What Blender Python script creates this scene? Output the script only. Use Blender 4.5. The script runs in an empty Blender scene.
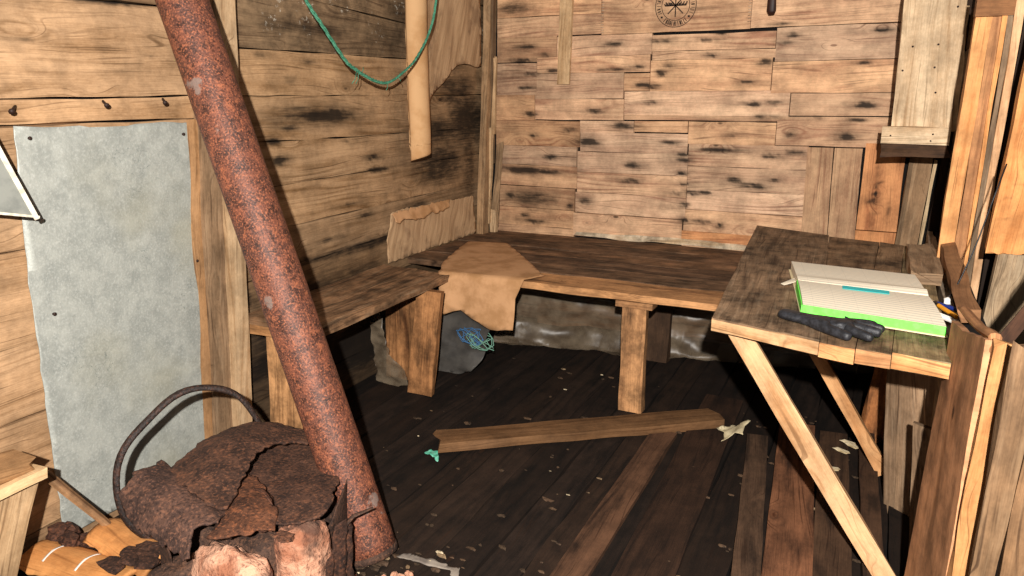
import bpy, bmesh, math, random
import numpy as np
from mathutils import Vector, Matrix, noise

random.seed(7)
V = Vector
SC = bpy.context.scene
COL = SC.collection

# ------------------------------------------------------------------ camera
FPX = 736.4                                   # focal length in pixels of a 1024 wide frame
cam_d = bpy.data.cameras.new('camera')
cam_d.sensor_width = 36.0
cam_d.lens = FPX / 1024 * 36.0
cam_d.clip_start = 0.02
cam = bpy.data.objects.new('camera', cam_d)
COL.objects.link(cam)
PITCH, YAW, ROLL = .2615, .4634, .0054
fw = V((-math.sin(YAW) * math.cos(PITCH), math.cos(YAW) * math.cos(PITCH), -math.sin(PITCH)))
rt = V((math.cos(YAW), math.sin(YAW), 0))
dn = fw.cross(rt)
right = rt * math.cos(ROLL) + dn * math.sin(ROLL)
down = dn * math.cos(ROLL) - rt * math.sin(ROLL)
m3 = Matrix((right, -down, -fw)).transposed()
CAM = V((0, 0, 1.3))
cam.matrix_world = Matrix.Translation(CAM) @ m3.to_4x4()
SC.camera = cam

# ------------------------------------------------------------------ world, flash, exposure
SC.view_settings.view_transform = 'Standard'
SC.view_settings.look = 'None'
SC.view_settings.gamma = 1
SC.view_settings.use_curve_mapping = False
SC.view_settings.exposure = 0.2
world = bpy.data.worlds.new('world')
SC.world = world
world.use_nodes = True
bg = world.node_tree.nodes['Background']
bg.inputs[0].default_value = (1.0, .95, .89, 1)
bg.inputs[1].default_value = .16
# the photographer's flash, on top of and a little behind the lens
fl_d = bpy.data.lights.new('camera_flash', 'SPOT')
fl_d.energy = 640
fl_d.color = (1.0, .95, .89)
fl_d.shadow_soft_size = .02
fl_d.spot_size = math.radians(110)
fl_d.spot_blend = .55
fl = bpy.data.objects.new('camera_flash', fl_d)
COL.objects.link(fl)
fl.location = CAM - .50 * (fw + .40 * down + .10 * right)
fl.rotation_euler = (fw - .20 * down + .05 * right).to_track_quat('-Z', 'Y').to_euler()

# ------------------------------------------------------------------ helpers
def lin(h):
    h = h.lstrip('#')
    o = []
    for i in (0, 2, 4):
        c = int(h[i:i + 2], 16) / 255
        o.append(c / 12.92 if c <= .04045 else ((c + .055) / 1.055) ** 2.4)
    return tuple(o) + (1,)

class N:
    """small wrapper for building node trees"""
    def __init__(s, name):
        s.m = bpy.data.materials.new(name)
        s.m.use_nodes = True
        s.t = s.m.node_tree
        s.b = s.t.nodes['Principled BSDF']
        s.out = s.t.nodes['Material Output']
    def n(s, typ, **kw):
        x = s.t.nodes.new(typ)
        for k, v in kw.items():
            setattr(x, k, v)
        return x
    def put(s, sock, v):
        if isinstance(v, bpy.types.NodeSocket):
            s.t.links.new(v, sock)
        else:
            sock.default_value = v
    def math(s, op, a, b=0.0, c=None, clamp=False):
        x = s.n('ShaderNodeMath', operation=op, use_clamp=clamp)
        s.put(x.inputs[0], a); s.put(x.inputs[1], b)
        if c is not None: s.put(x.inputs[2], c)
        return x.outputs[0]
    def step(s, x, lo, hi, o0=0.0, o1=1.0):
        r = s.n('ShaderNodeMapRange', interpolation_type='SMOOTHSTEP')
        s.put(r.inputs[0], x); s.put(r.inputs[1], lo); s.put(r.inputs[2], hi); s.put(r.inputs[3], o0); s.put(r.inputs[4], o1)
        return r.outputs[0]
    def mix(s, f, a, b, mode='MIX'):
        x = s.n('ShaderNodeMix', data_type='RGBA', blend_type=mode)
        s.put(x.inputs[0], f); s.put(x.inputs[6], a); s.put(x.inputs[7], b)
        return x.outputs[2]
    def vec(s, a, b, c=0.0):
        x = s.n('ShaderNodeCombineXYZ')
        s.put(x.inputs[0], a); s.put(x.inputs[1], b); s.put(x.inputs[2], c)
        return x.outputs[0]
    def noise(s, v, scale=1.0, detail=2.0, rough=.5):
        x = s.n('ShaderNodeTexNoise')
        s.put(x.inputs['Vector'], v); s.put(x.inputs['Scale'], scale); s.put(x.inputs['Detail'], detail); s.put(x.inputs['Roughness'], rough)
        return x.outputs[0]
    def bump(s, h, strength, dist):
        x = s.n('ShaderNodeBump')
        s.put(x.inputs['Height'], h); x.inputs['Strength'].default_value = strength; x.inputs['Distance'].default_value = dist
        s.t.links.new(x.outputs[0], s.b.inputs['Normal'])
    def objco(s):
        return s.n('ShaderNodeTexCoord').outputs['Object']

def wood(name, light, dark, knot='#3a2415', blotch=.0, blotch_col='#1a120c', rough=.75, grain=1.0, fibre=.35, stain_col='#0d0b0a', bump=.25, spec=.2, weather=.0, grime=.3, mold=.0, crack=.75):
    k = N(name)
    uv = k.n('ShaderNodeUVMap', uv_map='UVMap').outputs[0]
    sp = k.n('ShaderNodeSeparateXYZ'); k.t.links.new(uv, sp.inputs[0])
    u, v = sp.outputs[0], sp.outputs[1]
    # knots
    vo = k.n('ShaderNodeTexVoronoi'); k.t.links.new(k.vec(k.math('MULTIPLY', u, 3.1), k.math('MULTIPLY', v, 6.5)), vo.inputs['Vector'])
    vo.inputs['Scale'].default_value = 1.0
    d = vo.outputs['Distance']
    halo = k.step(d, .0, .34, 1, 0)
    core = k.step(d, .035, .075, 1, 0)
    # growth rings: slow noise along the board, bent round the knots
    slow = k.noise(k.vec(k.math('MULTIPLY', u, .9), k.math('MULTIPLY', v, 6.0)), 1, 2, .45)
    g = k.math('ADD', k.math('MULTIPLY', v, 190.0 * grain), k.math('MULTIPLY', slow, 60.0 * grain))
    g = k.math('ADD', g, k.math('MULTIPLY', halo, 14.0 * grain))
    band = k.math('POWER', k.math('ADD', k.math('MULTIPLY', k.math('SINE', g), .5), .5), 2.2)
    fb = k.noise(k.vec(k.math('MULTIPLY', u, 9.0), k.math('MULTIPLY', v, 330.0)), 1, 3, .6)
    big = k.noise(k.vec(k.math('MULTIPLY', u, 2.0), k.math('MULTIPLY', v, 16.0)), 1, 3, .55)
    vis = k.step(k.noise(k.vec(k.math('MULTIPLY', u, 2.3), k.math('MULTIPLY', v, 9.0), 7.7), 1, 2, .5), .40, .66)
    f = k.math('MULTIPLY', k.math('MULTIPLY', band, vis), .50)
    f = k.math('ADD', f, k.math('MULTIPLY', k.math('SUBTRACT', fb, .5), fibre * 2.6))
    f = k.math('ADD', f, k.math('MULTIPLY', k.math('SUBTRACT', big, .5), 1.7), clamp=False)
    grit = k.noise(k.vec(k.math('MULTIPLY', u, 60.0), k.math('MULTIPLY', v, 160.0), 2.0), 1, 3, .7)
    f = k.math('ADD', f, k.math('MULTIPLY', k.math('SUBTRACT', grit, .5), .7), clamp=False)
    f = k.math('ADD', f, .26, clamp=True)
    c = k.mix(f, lin(light), lin(dark))
    # thin dark weathered grain lines, in patches
    wv = k.math('ADD', k.math('MULTIPLY', v, 170.0), k.math('ADD', k.math('MULTIPLY', slow, 26.0), k.math('MULTIPLY', halo, 9.0)))
    ck = k.noise(k.vec(k.math('MULTIPLY', u, 3.2), wv), 1, 2, .5)
    cm = k.step(k.noise(k.vec(k.math('MULTIPLY', u, 1.6), k.math('MULTIPLY', v, 11.0), 4.1), 1, 3, .6), .38, .62)
    ckf = k.math('MULTIPLY', k.math('MULTIPLY', k.step(ck, .56, .68), k.math('ADD', .35, k.math('MULTIPLY', cm, .65))), crack)
    c = k.mix(ckf, c, k.mix(.55, lin(dark), lin(knot)))
    c = k.mix(k.math('MULTIPLY', core, .85), c, lin(knot))
    ring = k.math('MULTIPLY', k.step(d, .06, .085), k.step(d, .085, .12, 1, 0))
    c = k.mix(k.math('MULTIPLY', ring, .45), c, lin(dark))
    # handling dirt: blotchy, not along the grain
    gn = k.noise(k.objco(), 9, 6, .7)
    gm = k.step(gn, .30, .72, 1.0 + grime * .55, 1.0 - grime * 1.1)
    c = k.mix(1.0, c, k.vec(gm, gm, gm), 'MULTIPLY')
    if mold:
        mo_ = k.noise(k.objco(), 55, 4, .7); mm = k.step(k.noise(k.objco(), 7, 3, .5), .50, .62)
        c = k.mix(k.math('MULTIPLY', k.math('MULTIPLY', k.step(mo_, .58, .66), mm), mold), c, lin('#d8d0c0'))
    if weather:
        w = k.noise(k.vec(k.math('MULTIPLY', u, 5.0), k.math('MULTIPLY', v, 60.0)), 1, 4, .65)
        c = k.mix(k.math('MULTIPLY', k.step(w, .48, .7), weather), c, lin('#c2b29b'))
    at = k.n('ShaderNodeAttribute', attribute_name='tone')
    c = k.mix(1.0, c, at.outputs['Color'], 'MULTIPLY')
    # burnt and damp stains, and painted bench shade (streaky along the grain)
    st = k.n('ShaderNodeAttribute', attribute_name='stain').outputs['Fac']
    sn = k.noise(k.vec(k.math('MULTIPLY', u, 7.0), k.math('MULTIPLY', v, 130.0)), 1, 4, .6)
    sb = k.noise(k.vec(k.math('MULTIPLY', u, 16.0), k.math('MULTIPLY', v, 40.0), 5.0), 1, 4, .65)
    s2 = k.math('MULTIPLY', st, k.math('ADD', .05, k.math('ADD', k.math('MULTIPLY', sn, .95), k.math('MULTIPLY', sb, .95))))
    s2 = k.step(s2, .04, .80)
    if blotch:
        bn = k.noise(k.vec(k.math('MULTIPLY', u, 4.5), k.math('MULTIPLY', v, 17.0), 3.3), 1, 5, .62)
        s2 = k.math('MAXIMUM', s2, k.math('MULTIPLY', k.step(bn, .47, .72), blotch))
    c = k.mix(k.math('MULTIPLY', s2, .93), c, lin(stain_col if not blotch else blotch_col))
    k.t.links.new(c, k.b.inputs['Base Color'])
    k.b.inputs['Roughness'].default_value = rough
    k.b.inputs['Specular IOR Level'].default_value = spec
    k.bump(k.math('SUBTRACT', k.math('MULTIPLY', fb, .7), k.math('MULTIPLY', band, .35)), bump, .004)
    return k.m

def rust(name, base='#3a2219', mid='#6b3622', hot='#a9552c', patch=None, scale=1.0, rough=.85, metal=.0, bump=.6, hotk=.85, plo=.78, phi=.88):
    k = N(name)
    o = k.objco()
    n1 = k.noise(o, 14 * scale, 5, .65)
    n2 = k.noise(o, 120 * scale, 3, .6)
    n3 = k.noise(o, 5 * scale, 3, .5)
    c = k.mix(k.step(n1, .36, .62), lin(base), lin(mid))
    c = k.mix(k.math('MULTIPLY', k.step(k.noise(o, 31 * scale, 4, .6), .54, .70), hotk * .8), c, lin(hot))
    c = k.mix(k.math('MULTIPLY', k.step(k.noise(o, 22 * scale, 4, .65), .50, .36), .6), c, lin('#191210'))
    c = k.mix(k.math('MULTIPLY', k.step(n2, .52, .66), hotk), c, lin(hot))
    c = k.mix(k.math('MULTIPLY', k.step(n2, .46, .34), .7), c, lin('#1b100c'))
    if patch:
        c = k.mix(k.math('MULTIPLY', k.step(k.math('ADD', n3, k.math('MULTIPLY', n1, .35)), plo, phi), .85), c, lin(patch))
    at = k.n('ShaderNodeAttribute', attribute_name='tone')
    c = k.mix(1.0, c, at.outputs['Color'], 'MULTIPLY')
    k.t.links.new(c, k.b.inputs['Base Color'])
    k.b.inputs['Roughness'].default_value = rough
    k.b.inputs['Metallic'].default_value = metal
    k.b.inputs['Specular IOR Level'].default_value = .3
    k.bump(k.math('ADD', n2, n1), bump, .006)
    return k.m

def plain(name, col, rough=.6, col2=None, scale=20, spec=.3, bump=.0, trans=0.0, lo=.4, hi=.65):
    k = N(name)
    o = k.objco()
    n1 = k.noise(o, scale, 5, .6)
    c = k.mix(k.step(n1, lo, hi), lin(col), lin(col2 or col))
    k.t.links.new(c, k.b.inputs['Base Color'])
    k.b.inputs['Roughness'].default_value = rough
    k.b.inputs['Specular IOR Level'].default_value = spec
    if bump: k.bump(n1, bump, .01)
    if trans:
        tr = k.n('ShaderNodeBsdfTransparent')
        mx = k.n('ShaderNodeMixShader')
        mx.inputs[0].default_value = trans
        k.t.links.new(k.b.outputs[0], mx.inputs[1]); k.t.links.new(tr.outputs[0], mx.inputs[2])
        k.t.links.new(mx.outputs[0], k.out.inputs[0])
    return k.m

class MB:
    """collects geometry for ONE mesh object"""
    def __init__(s):
        s.v, s.f, s.uv, s.tone, s.stain = [], [], [], [], []
    def add(s, verts, faces, uvs=None, tone=(1, 1, 1)):
        b = len(s.v)
        s.v += [tuple(p) for p in verts]
        s.tone += [tone] * len(verts)
        for i, f in enumerate(faces):
            s.f.append([b + j for j in f])
            s.uv.append(uvs[i] if uvs else [(verts[j][0], verts[j][1]) for j in f])
    def build(s, name, mat, parent=None, smooth=False, stain_fn=None):
        me = bpy.data.meshes.new(name)
        me.from_pydata(s.v, [], s.f)
        ul = me.uv_layers.new(name='UVMap')
        flat = [c for f in s.uv for p in f for c in p]
        ul.data.foreach_set('uv', flat)
        ca = me.attributes.new('tone', 'FLOAT_COLOR', 'POINT')
        ca.data.foreach_set('color', [c for t in s.tone for c in (t[0], t[1], t[2], 1.0)])
        sa = me.attributes.new('stain', 'FLOAT', 'POINT')
        if stain_fn is not None:
            sa.data.foreach_set('value', stain_fn(np.array(s.v)).astype(np.float32))
        me.materials.append(mat)
        if smooth:
            me.polygons.foreach_set('use_smooth', [True] * len(me.polygons))
        me.update()
        o = bpy.data.objects.new(name, me)
        COL.objects.link(o)
        if parent is not None:
            o.parent = parent
            o.matrix_parent_inverse = Matrix.Translation(-parent.location)
        return o

def rtone(base=1.0, var=.12, hue=.06):
    k = base * (1 + random.uniform(-var, var))
    h = random.uniform(-hue, hue)
    return (k * (1 + h), k, k * (1 - h * 1.5))

def board(mb, A, B, W, T, nu=10, nv=1, wob=.0015, tone=(1, 1, 1), taper=1.0, rag=0.0, bow=0.0, cham=.0):
    """a sawn board with centre line A-B, full width vector W, full thickness vector T"""
    A, B, W, T = V(A), V(B), V(W), V(T)
    L = (B - A).length
    wl, tl = W.length, T.length
    ax = (B - A).normalized()
    r0 = random.uniform(0, 500)
    uo, vo = random.uniform(0, 40), random.uniform(0, 40)
    wn = W.normalized(); tn = T.normalized()
    ring = []                                   # (w in -.5...5, t in -.5...5, perimeter coordinate)
    for j in range(nv + 1):
        ring.append((-.5 + j / nv, .5, wl * j / nv))
    ring.append((.5, -.5, wl + tl)); ring.append((-.5, -.5, 2 * wl + tl))
    n = len(ring)
    verts = []
    for i in range(nu + 1):
        t = i / nu
        sc = 1 + (taper - 1) * t
        for j, (a, b, p) in enumerate(ring):
            e = noise.noise(V((r0 + t * L * 6, a * 9, b * 3))) * wob * 2 if abs(a) == .5 else 0
            e2 = noise.noise(V((r0 + 50 + t * L * 4, a * 4, b * 3))) * wob
            du = 0
            if rag and i in (0, nu):
                du = (noise.noise(V((r0 + a * 14, b * 5, i))) ) * rag
            q = A + ax * (t * L + du) + W * (a * sc) + T * b + wn * e + tn * (e2 + bow * math.sin(math.pi * t))
            verts.append(q)
    faces, uvs = [], []
    per = 2 * (wl + tl)
    for i in range(nu):
        for j in range(n):
            j2 = (j + 1) % n
            faces.append((i * n + j, i * n + j2, (i + 1) * n + j2, (i + 1) * n + j))
            p1 = ring[j][2]; p2 = ring[j2][2] if j2 else per
            a0, a1 = uo + L * i / nu, uo + L * (i + 1) / nu
            uvs.append([(a0, vo + p1), (a0, vo + p2), (a1, vo + p2), (a1, vo + p1)])
    for i, rev in ((0, True), (nu, False)):
        idx = [i * n + j for j in range(n)]
        if rev: idx = idx[::-1]
        faces.append(tuple(idx))
        uvs.append([(uo + ring[q % n][0] * wl * .25, vo + 3 + ring[q % n][1] * tl) for q in idx])
    # orientation: make sure normals point outward
    if ax.cross(W).dot(T) > 0:
        faces = [f[::-1] for f in faces]; uvs = [w[::-1] for w in uvs]
    mb.add(verts, faces, uvs, tone)

def one_board(name, mat, A, B, W, T, parent=None, **kw):
    mb = MB(); board(mb, A, B, W, T, **kw)
    return mb.build(name, mat, parent)

def tube(mb, pts, rad, seg=10, caps=True, tone=(1, 1, 1), flat=1.0, closed=False, up=None):
    pts = [V(p) for p in pts]
    n = len(pts)
    if not hasattr(rad, '__len__'): rad = [rad] * n
    verts = []
    prev = None
    for i in range(n):
        if closed: d = pts[(i + 1) % n] - pts[i - 1]
        else: d = pts[min(i + 1, n - 1)] - pts[max(i - 1, 0)]
        d.normalize()
        if prev is None:
            r = V(up) if up is not None else (V((0, 0, 1)) if abs(d.z) < .9 else V((1, 0, 0)))
            a = d.cross(r).normalized()
        else:
            a = (prev - d * prev.dot(d)).normalized()
        prev = a
        b = d.cross(a)
        for j in range(seg):
            t = 2 * math.pi * j / seg
            verts.append(pts[i] + a * (math.cos(t) * rad[i]) + b * (math.sin(t) * rad[i] * flat))
    faces, uvs = [], []
    for i in range(n if closed else n - 1):
        i2 = (i + 1) % n
        for j in range(seg):
            j2 = (j + 1) % seg
            faces.append((i * seg + j, i * seg + j2, i2 * seg + j2, i2 * seg + j))
            uvs.append([(i * .02, j * .01), (i * .02, j * .01 + .01), (i * .02 + .02, j * .01 + .01), (i * .02 + .02, j * .01)])
    if caps and not closed:
        faces.append(tuple(range(seg))[::-1]); uvs.append([(0, 0)] * seg)
        faces.append(tuple((n - 1) * seg + j for j in range(seg))); uvs.append([(0, 0)] * seg)
    mb.add(verts, faces, uvs, tone)

def inside(p, poly):
    x, y = p; c = False; j = len(poly) - 1
    for i in range(len(poly)):
        xi, yi = poly[i]; xj, yj = poly[j]
        if (yi > y) != (yj > y) and x < (xj - xi) * (y - yi) / (yj - yi) + xi: c = not c
        j = i
    return c

def ragged(poly, amp, step=.02, seed=0.0):
    """the outline with its edges torn"""
    out = []
    for i in range(len(poly)):
        a, b = V(poly[i] + (0,)), V(poly[(i + 1) % len(poly)] + (0,))
        L = (b - a).length; k = max(1, int(L / step)); nrm = V((-(b - a).y, (b - a).x, 0)).normalized()
        for q in range(k):
            p = a + (b - a) * (q / k)
            e = (noise.noise(V((p.x * 31 + seed, p.y * 31, seed))) + .6 * noise.noise(V((p.x * 90, p.y * 90 + seed, 4)))) * amp
            p = p + nrm * e
            out.append((p.x, p.y))
    return out

def sheet(name, mat, outline, fn, thick=.002, cell=.012, parent=None, smooth=True, tone=(1, 1, 1)):
    """a thin bent sheet: flat outline (u,v), bent into space by fn, with real thickness; the edge follows the outline"""
    bm = bmesh.new()
    vs = [bm.verts.new((p[0], p[1], 0)) for p in outline]
    es = [bm.edges.new((vs[i], vs[(i + 1) % len(vs)])) for i in range(len(vs))]
    bmesh.ops.triangle_fill(bm, use_beauty=True, edges=es, use_dissolve=False)
    us = [p[0] for p in outline]; ws = [p[1] for p in outline]
    for ax, lo, hi in ((0, min(us), max(us)), (1, min(ws), max(ws))):
        k = int((hi - lo) / cell)
        for i in range(1, k + 1):
            co = [0, 0, 0]; no = [0, 0, 0]
            co[ax] = lo + (hi - lo) * i / (k + 1) + 1e-5; no[ax] = 1
            bmesh.ops.bisect_plane(bm, geom=bm.verts[:] + bm.edges[:] + bm.faces[:], plane_co=co, plane_no=no, dist=1e-6)
    bm.normal_update()
    if sum(f.normal.z for f in bm.faces) < 0: bmesh.ops.reverse_faces(bm, faces=bm.faces[:])
    me = bpy.data.meshes.new(name)
    uvl = bm.loops.layers.uv.new('UVMap')
    for f in bm.faces:
        for l in f.loops: l[uvl].uv = (l.vert.co.x, l.vert.co.y)
    for v in bm.verts: v.co = fn(v.co.x, v.co.y)
    bm.normal_update()
    bm.to_mesh(me); bm.free()
    ca = me.attributes.new('tone', 'FLOAT_COLOR', 'POINT')
    ca.data.foreach_set('color', [c for _ in me.vertices for c in (tone[0], tone[1], tone[2], 1.0)])
    me.attributes.new('stain', 'FLOAT', 'POINT')
    me.materials.append(mat)
    if smooth: me.polygons.foreach_set('use_smooth', [True] * len(me.polygons))
    o = bpy.data.objects.new(name, me); COL.objects.link(o)
    so = o.modifiers.new('thickness', 'SOLIDIFY'); so.thickness = thick; so.offset = 0
    if parent is not None:
        o.parent = parent; o.matrix_parent_inverse = Matrix.Translation(-parent.location)
    return o

def rock(mb, c, r, seed, sub=3, amp=.25, freq=6, tone=(1, 1, 1), flat_bottom=None):
    bm = bmesh.new(); bmesh.ops.create_icosphere(bm, subdivisions=sub, radius=1)
    c = V(c); vs = []
    for v in bm.verts:
        p = v.co.copy()
        e = 1 + amp * noise.noise(p * 1.4 + V((seed, 0, 0))) + amp * .5 * noise.noise(p * freq * .6 + V((0, seed, 0)))
        # squarer than a ball
        mx = max(abs(p.x), abs(p.y), abs(p.z)); p = p * (.55 + .45 / mx) * e
        q = V((p.x * r[0], p.y * r[1], p.z * r[2])) + c
        if flat_bottom is not None and q.z < flat_bottom: q.z = flat_bottom
        vs.append(q)
    bm.verts.index_update()
    fs = [tuple(v.index for v in f.verts) for f in bm.faces]
    bm.free()
    mb.add(vs, fs, None, tone)

def thing(name, label, cat, loc=(0, 0, 0), group=None):
    o = bpy.data.objects.new(name, None); COL.objects.link(o)
    o.empty_display_size = .05
    o.location = loc
    return tag(o, label, cat, group)

def tag(o, label, cat, group=None, kind=None):
    o['label'] = label; o['category'] = cat
    if group: o['group'] = group
    if kind: o['kind'] = kind
    return o

def struct(o):
    o['kind'] = 'structure'; return o

def gauss(sites, ia, ib):
    """stain strength at points from a list of elongated smudges (a, b, ra, rb, strength)"""
    S = np.array(sites)
    def fn(P):
        out = np.zeros(len(P)); halo = np.zeros(len(P))
        A, B = P[:, ia], P[:, ib]
        # uneven outlines: push the lookup about with a few waves
        A = A + .005 * np.sin(B * 140 + 3 * np.sin(A * 23)) + .004 * np.sin(A * 90 + B * 260)
        B = B + .0016 * np.sin(A * 71 + 2 * np.sin(B * 61)) + .0012 * np.sin(A * 173 + B * 40)
        for i, (a, b, ra, rb, k) in enumerate(S):
            q = .75 + .5 * ((i * 7919) % 101) / 101
            dx = (A - a) / ra
            dx = np.where(dx > 0, dx * (1.5 - .9 * ((i * 37) % 17) / 17), dx * (.6 + .9 * ((i * 37) % 17) / 17))
            d = dx ** 2 + ((B - b) / (rb * q)) ** 2
            out = np.maximum(out, k * np.exp(-d * 1.3))
            halo = np.maximum(halo, .5 * k * np.exp(-(dx ** 2 / 3.0 + ((B - b) / (rb * 2.0)) ** 2)))
        out = np.maximum(out, halo)
        return out
    return fn

# ------------------------------------------------------------------ materials
M = {}
M['back'] = wood('back_wall_wood', '#e0b791', '#a0745a', grain=1.0)
M['left'] = wood('left_wall_wood', '#c09c76', '#80603f', grain=.8)
M['leftu'] = wood('mouldy_wall_wood', '#8f765a', '#54412f', grain=.8, mold=.75, grime=.5, blotch=.4)
M['pale'] = wood('pale_weathered_wood', '#e4cfb2', '#ab8d6c', grain=1.0, weather=.1)
M['orange'] = wood('fresh_orange_wood', '#d9a878', '#b07a4c', grain=.6)
M['brown'] = wood('brown_wood', '#a27a58', '#6a4a34', grain=.9, blotch=.3, crack=.4)
M['ply'] = wood('smooth_brown_board', '#b58b69', '#8c6748', grain=.35, blotch=.35, crack=.25, grime=.5)
M['grey'] = wood('grey_wood', '#a89279', '#5f4f3f', grain=1.0, weather=.35, blotch=.35)
M['bench'] = wood('dark_bench_wood', '#86684f', '#3a2a1f', grain=.9, blotch=.8, weather=.15, grime=.6)
M['edge'] = wood('bench_edge_wood', '#c29468', '#6f4d34', grain=.9, blotch=.45)
M['table'] = wood('table_wood', '#86705a', '#46372b', grain=.8, blotch=.5, weather=.15, grime=.75)
M['leg'] = wood('leg_wood', '#bd9066', '#66462e', grain=.9, blotch=.75, grime=.55)
M['lath'] = wood('new_lath_wood', '#dfc09c', '#ad8660', grain=.8)
M['floor'] = wood('dark_floor_wood', '#32241b', '#150f0b', grain=.7, blotch=.85, blotch_col='#0a0705', rough=.85)
M['floorl'] = wood('worn_floor_wood', '#674d3b', '#2f221a', grain=.7, blotch=.75, blotch_col='#120c08', rough=.85)
M['char'] = wood('charred_wood', '#4a382a', '#1d1510', grain=.8, blotch=.6)
M['rust'] = rust('rusted_sheet_iron', '#33241d', '#4a352a', '#75503a', hotk=.5)
M['pipe'] = rust('rusted_pipe_iron', '#50332a', '#6f4232', '#9c5d40', patch='#7a6a62', rough=.55, bump=.3, scale=1.6, plo=.885, phi=.93)
M['hoop'] = rust('black_iron', '#1d1512', '#2b1f1a', '#4a3025', rough=.6)
M['nail'] = plain('nail_iron', '#2a1a14', .6)
M['dark'] = plain('dark_backing', '#0b0807', .9)

# ------------------------------------------------------------------ floor
mb = MB()
x = -2.2
while x < .4:
    w = random.uniform(.11, .16)
    if True:
        board(mb, (x + w / 2, -.1, -.02 + random.uniform(-.004, .002)), (x + w / 2, 3.85, -.02 + random.uniform(-.004, .002)), (w - .006, 0, 0), (0, 0, .04), nu=40, wob=.004, tone=rtone(.75, .3, .06))
    x += w
floor = struct(mb.build('floor', M['floor']))
mb = MB()
mb.add([(-2.3, -.2, -.04), (.6, -.2, -.04), (.6, 4, -.04), (-2.3, 4, -.04)], [(0, 1, 2, 3)])
struct(mb.build('floor_soil', M['dark'], floor))
# the worn lighter boards lying in it
mb = MB()
board(mb, (-.645, .6, .002), (-.645, 2.62, .004), (.094, .006, 0), (0, 0, .028), nu=24, wob=.002, rag=.02, tone=(.85, .74, .66))
board(mb, (-.10, .9, .008), (-.312, 2.72, .008), (.074, .006, 0), (0, 0, .03), nu=24, wob=.002, rag=.02, tone=(.75, .75, .72))
board(mb, (-.03, .9, .006), (-.19, 2.9, .006), (.13, .0, 0), (0, 0, .03), nu=24, wob=.002, rag=.02, tone=(1.6, 1.22, .98))
board(mb, (.06, .9, .006), (-.055, 2.9, .002), (.10, .0, 0), (0, 0, .026), nu=24, wob=.002, rag=.02, tone=(.62, .58, .52))
board(mb, (.14, 1.2, .012), (.055, 2.95, .012), (.055, .0, 0), (0, 0, .05), nu=24, wob=.002, rag=.02, tone=(.55, .5, .45))
board(mb, (-.44, .9, .0), (-.50, 3.05, .0), (.16, .0, 0), (0, 0, .03), nu=24, wob=.002, rag=.02, tone=(.3, .26, .24))
struct(mb.build('floor_worn_boards', M['floorl'], floor))

# ------------------------------------------------------------------ back wall: the boards as they are nailed, row by row (x0, x1, z0, z1)
BACK = [
    (-1.981,-1.376,1.683,1.870), # A1
    (-1.982,-1.372,1.582,1.683), # A2
    (-1.984,-1.623,1.452,1.584), # A3
    (-1.623,-1.104,1.473,1.576), # A3b
    (-1.986,-1.739,1.278,1.448), # A4
    (-1.994,-1.751,1.142,1.278), # A5
    (-1.740,-1.110,1.389,1.474), # B1
    (-1.751,-1.244,1.256,1.390), # B2
    (-1.245,-1.107,1.296,1.385), # B2b
    (-1.751,-1.240,1.147,1.256), # B3
    (-1.375,-0.631,1.577,1.826), # C1
    (-0.632,0.009,1.581,1.780), # D1
    (-1.105,-0.510,1.487,1.565), # C3
    (-1.102,-0.505,1.445,1.487), # C4a
    (-1.108,-0.516,1.294,1.445), # C4b
    (-0.510,0.029,1.428,1.579), # D2
    (-0.515,0.046,1.283,1.428), # D3
    (-1.241,-0.424,1.174,1.295), # E1
    (-0.423,0.060,1.180,1.283), # E2
    (-1.238,0.067,1.151,1.177), # E3
    (-1.996,-1.483,1.002,1.141), # F1
    (-1.483,-1.182,1.081,1.144), # F2
    (-1.182,-0.900,1.089,1.147), # F2b
    (-1.482,-0.896,0.981,1.084), # F3
    (-0.898,-0.475,1.036,1.147), # G1
    (-0.475,0.075,1.040,1.153), # G2
    (-0.892,-0.321,0.926,1.038), # H1
    (-0.890,-0.311,0.808,0.926), # I1
    (-0.889,-0.310,0.703,0.808), # J1
    (-0.898,-0.314,0.590,0.702), # K1
    (-0.904,-0.307,0.528,0.590), # L1
    (-1.497,-0.890,0.871,0.981), # F4
    (-1.495,-0.889,0.760,0.871), # F5
    (-1.505,-0.888,0.646,0.759), # F6
    (-1.514,-0.902,0.514,0.645), # F7
    (-1.991,-1.498,0.897,1.002), # Ga
    (-1.992,-1.496,0.777,0.897), # Gb
    (-1.994,-1.505,0.654,0.776), # Gc
    (-1.995,-1.509,0.549,0.653), # Gd
    (-1.996,-1.508,0.491,0.549), # Ge
    (-1.98, -.6, 1.87, 2.02), (-.6, .3, 1.80, 2.02), (-1.98, .3, 2.02, 2.2), (.07, .3, 1.0, 1.82),
    (-1.98, -.9, .36, .488), (-.9, .3, .36, .52), (-1.98, .3, .22, .355), (-1.98, .3, .08, .215), (-1.98, .3, -.03, .075)]
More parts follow.
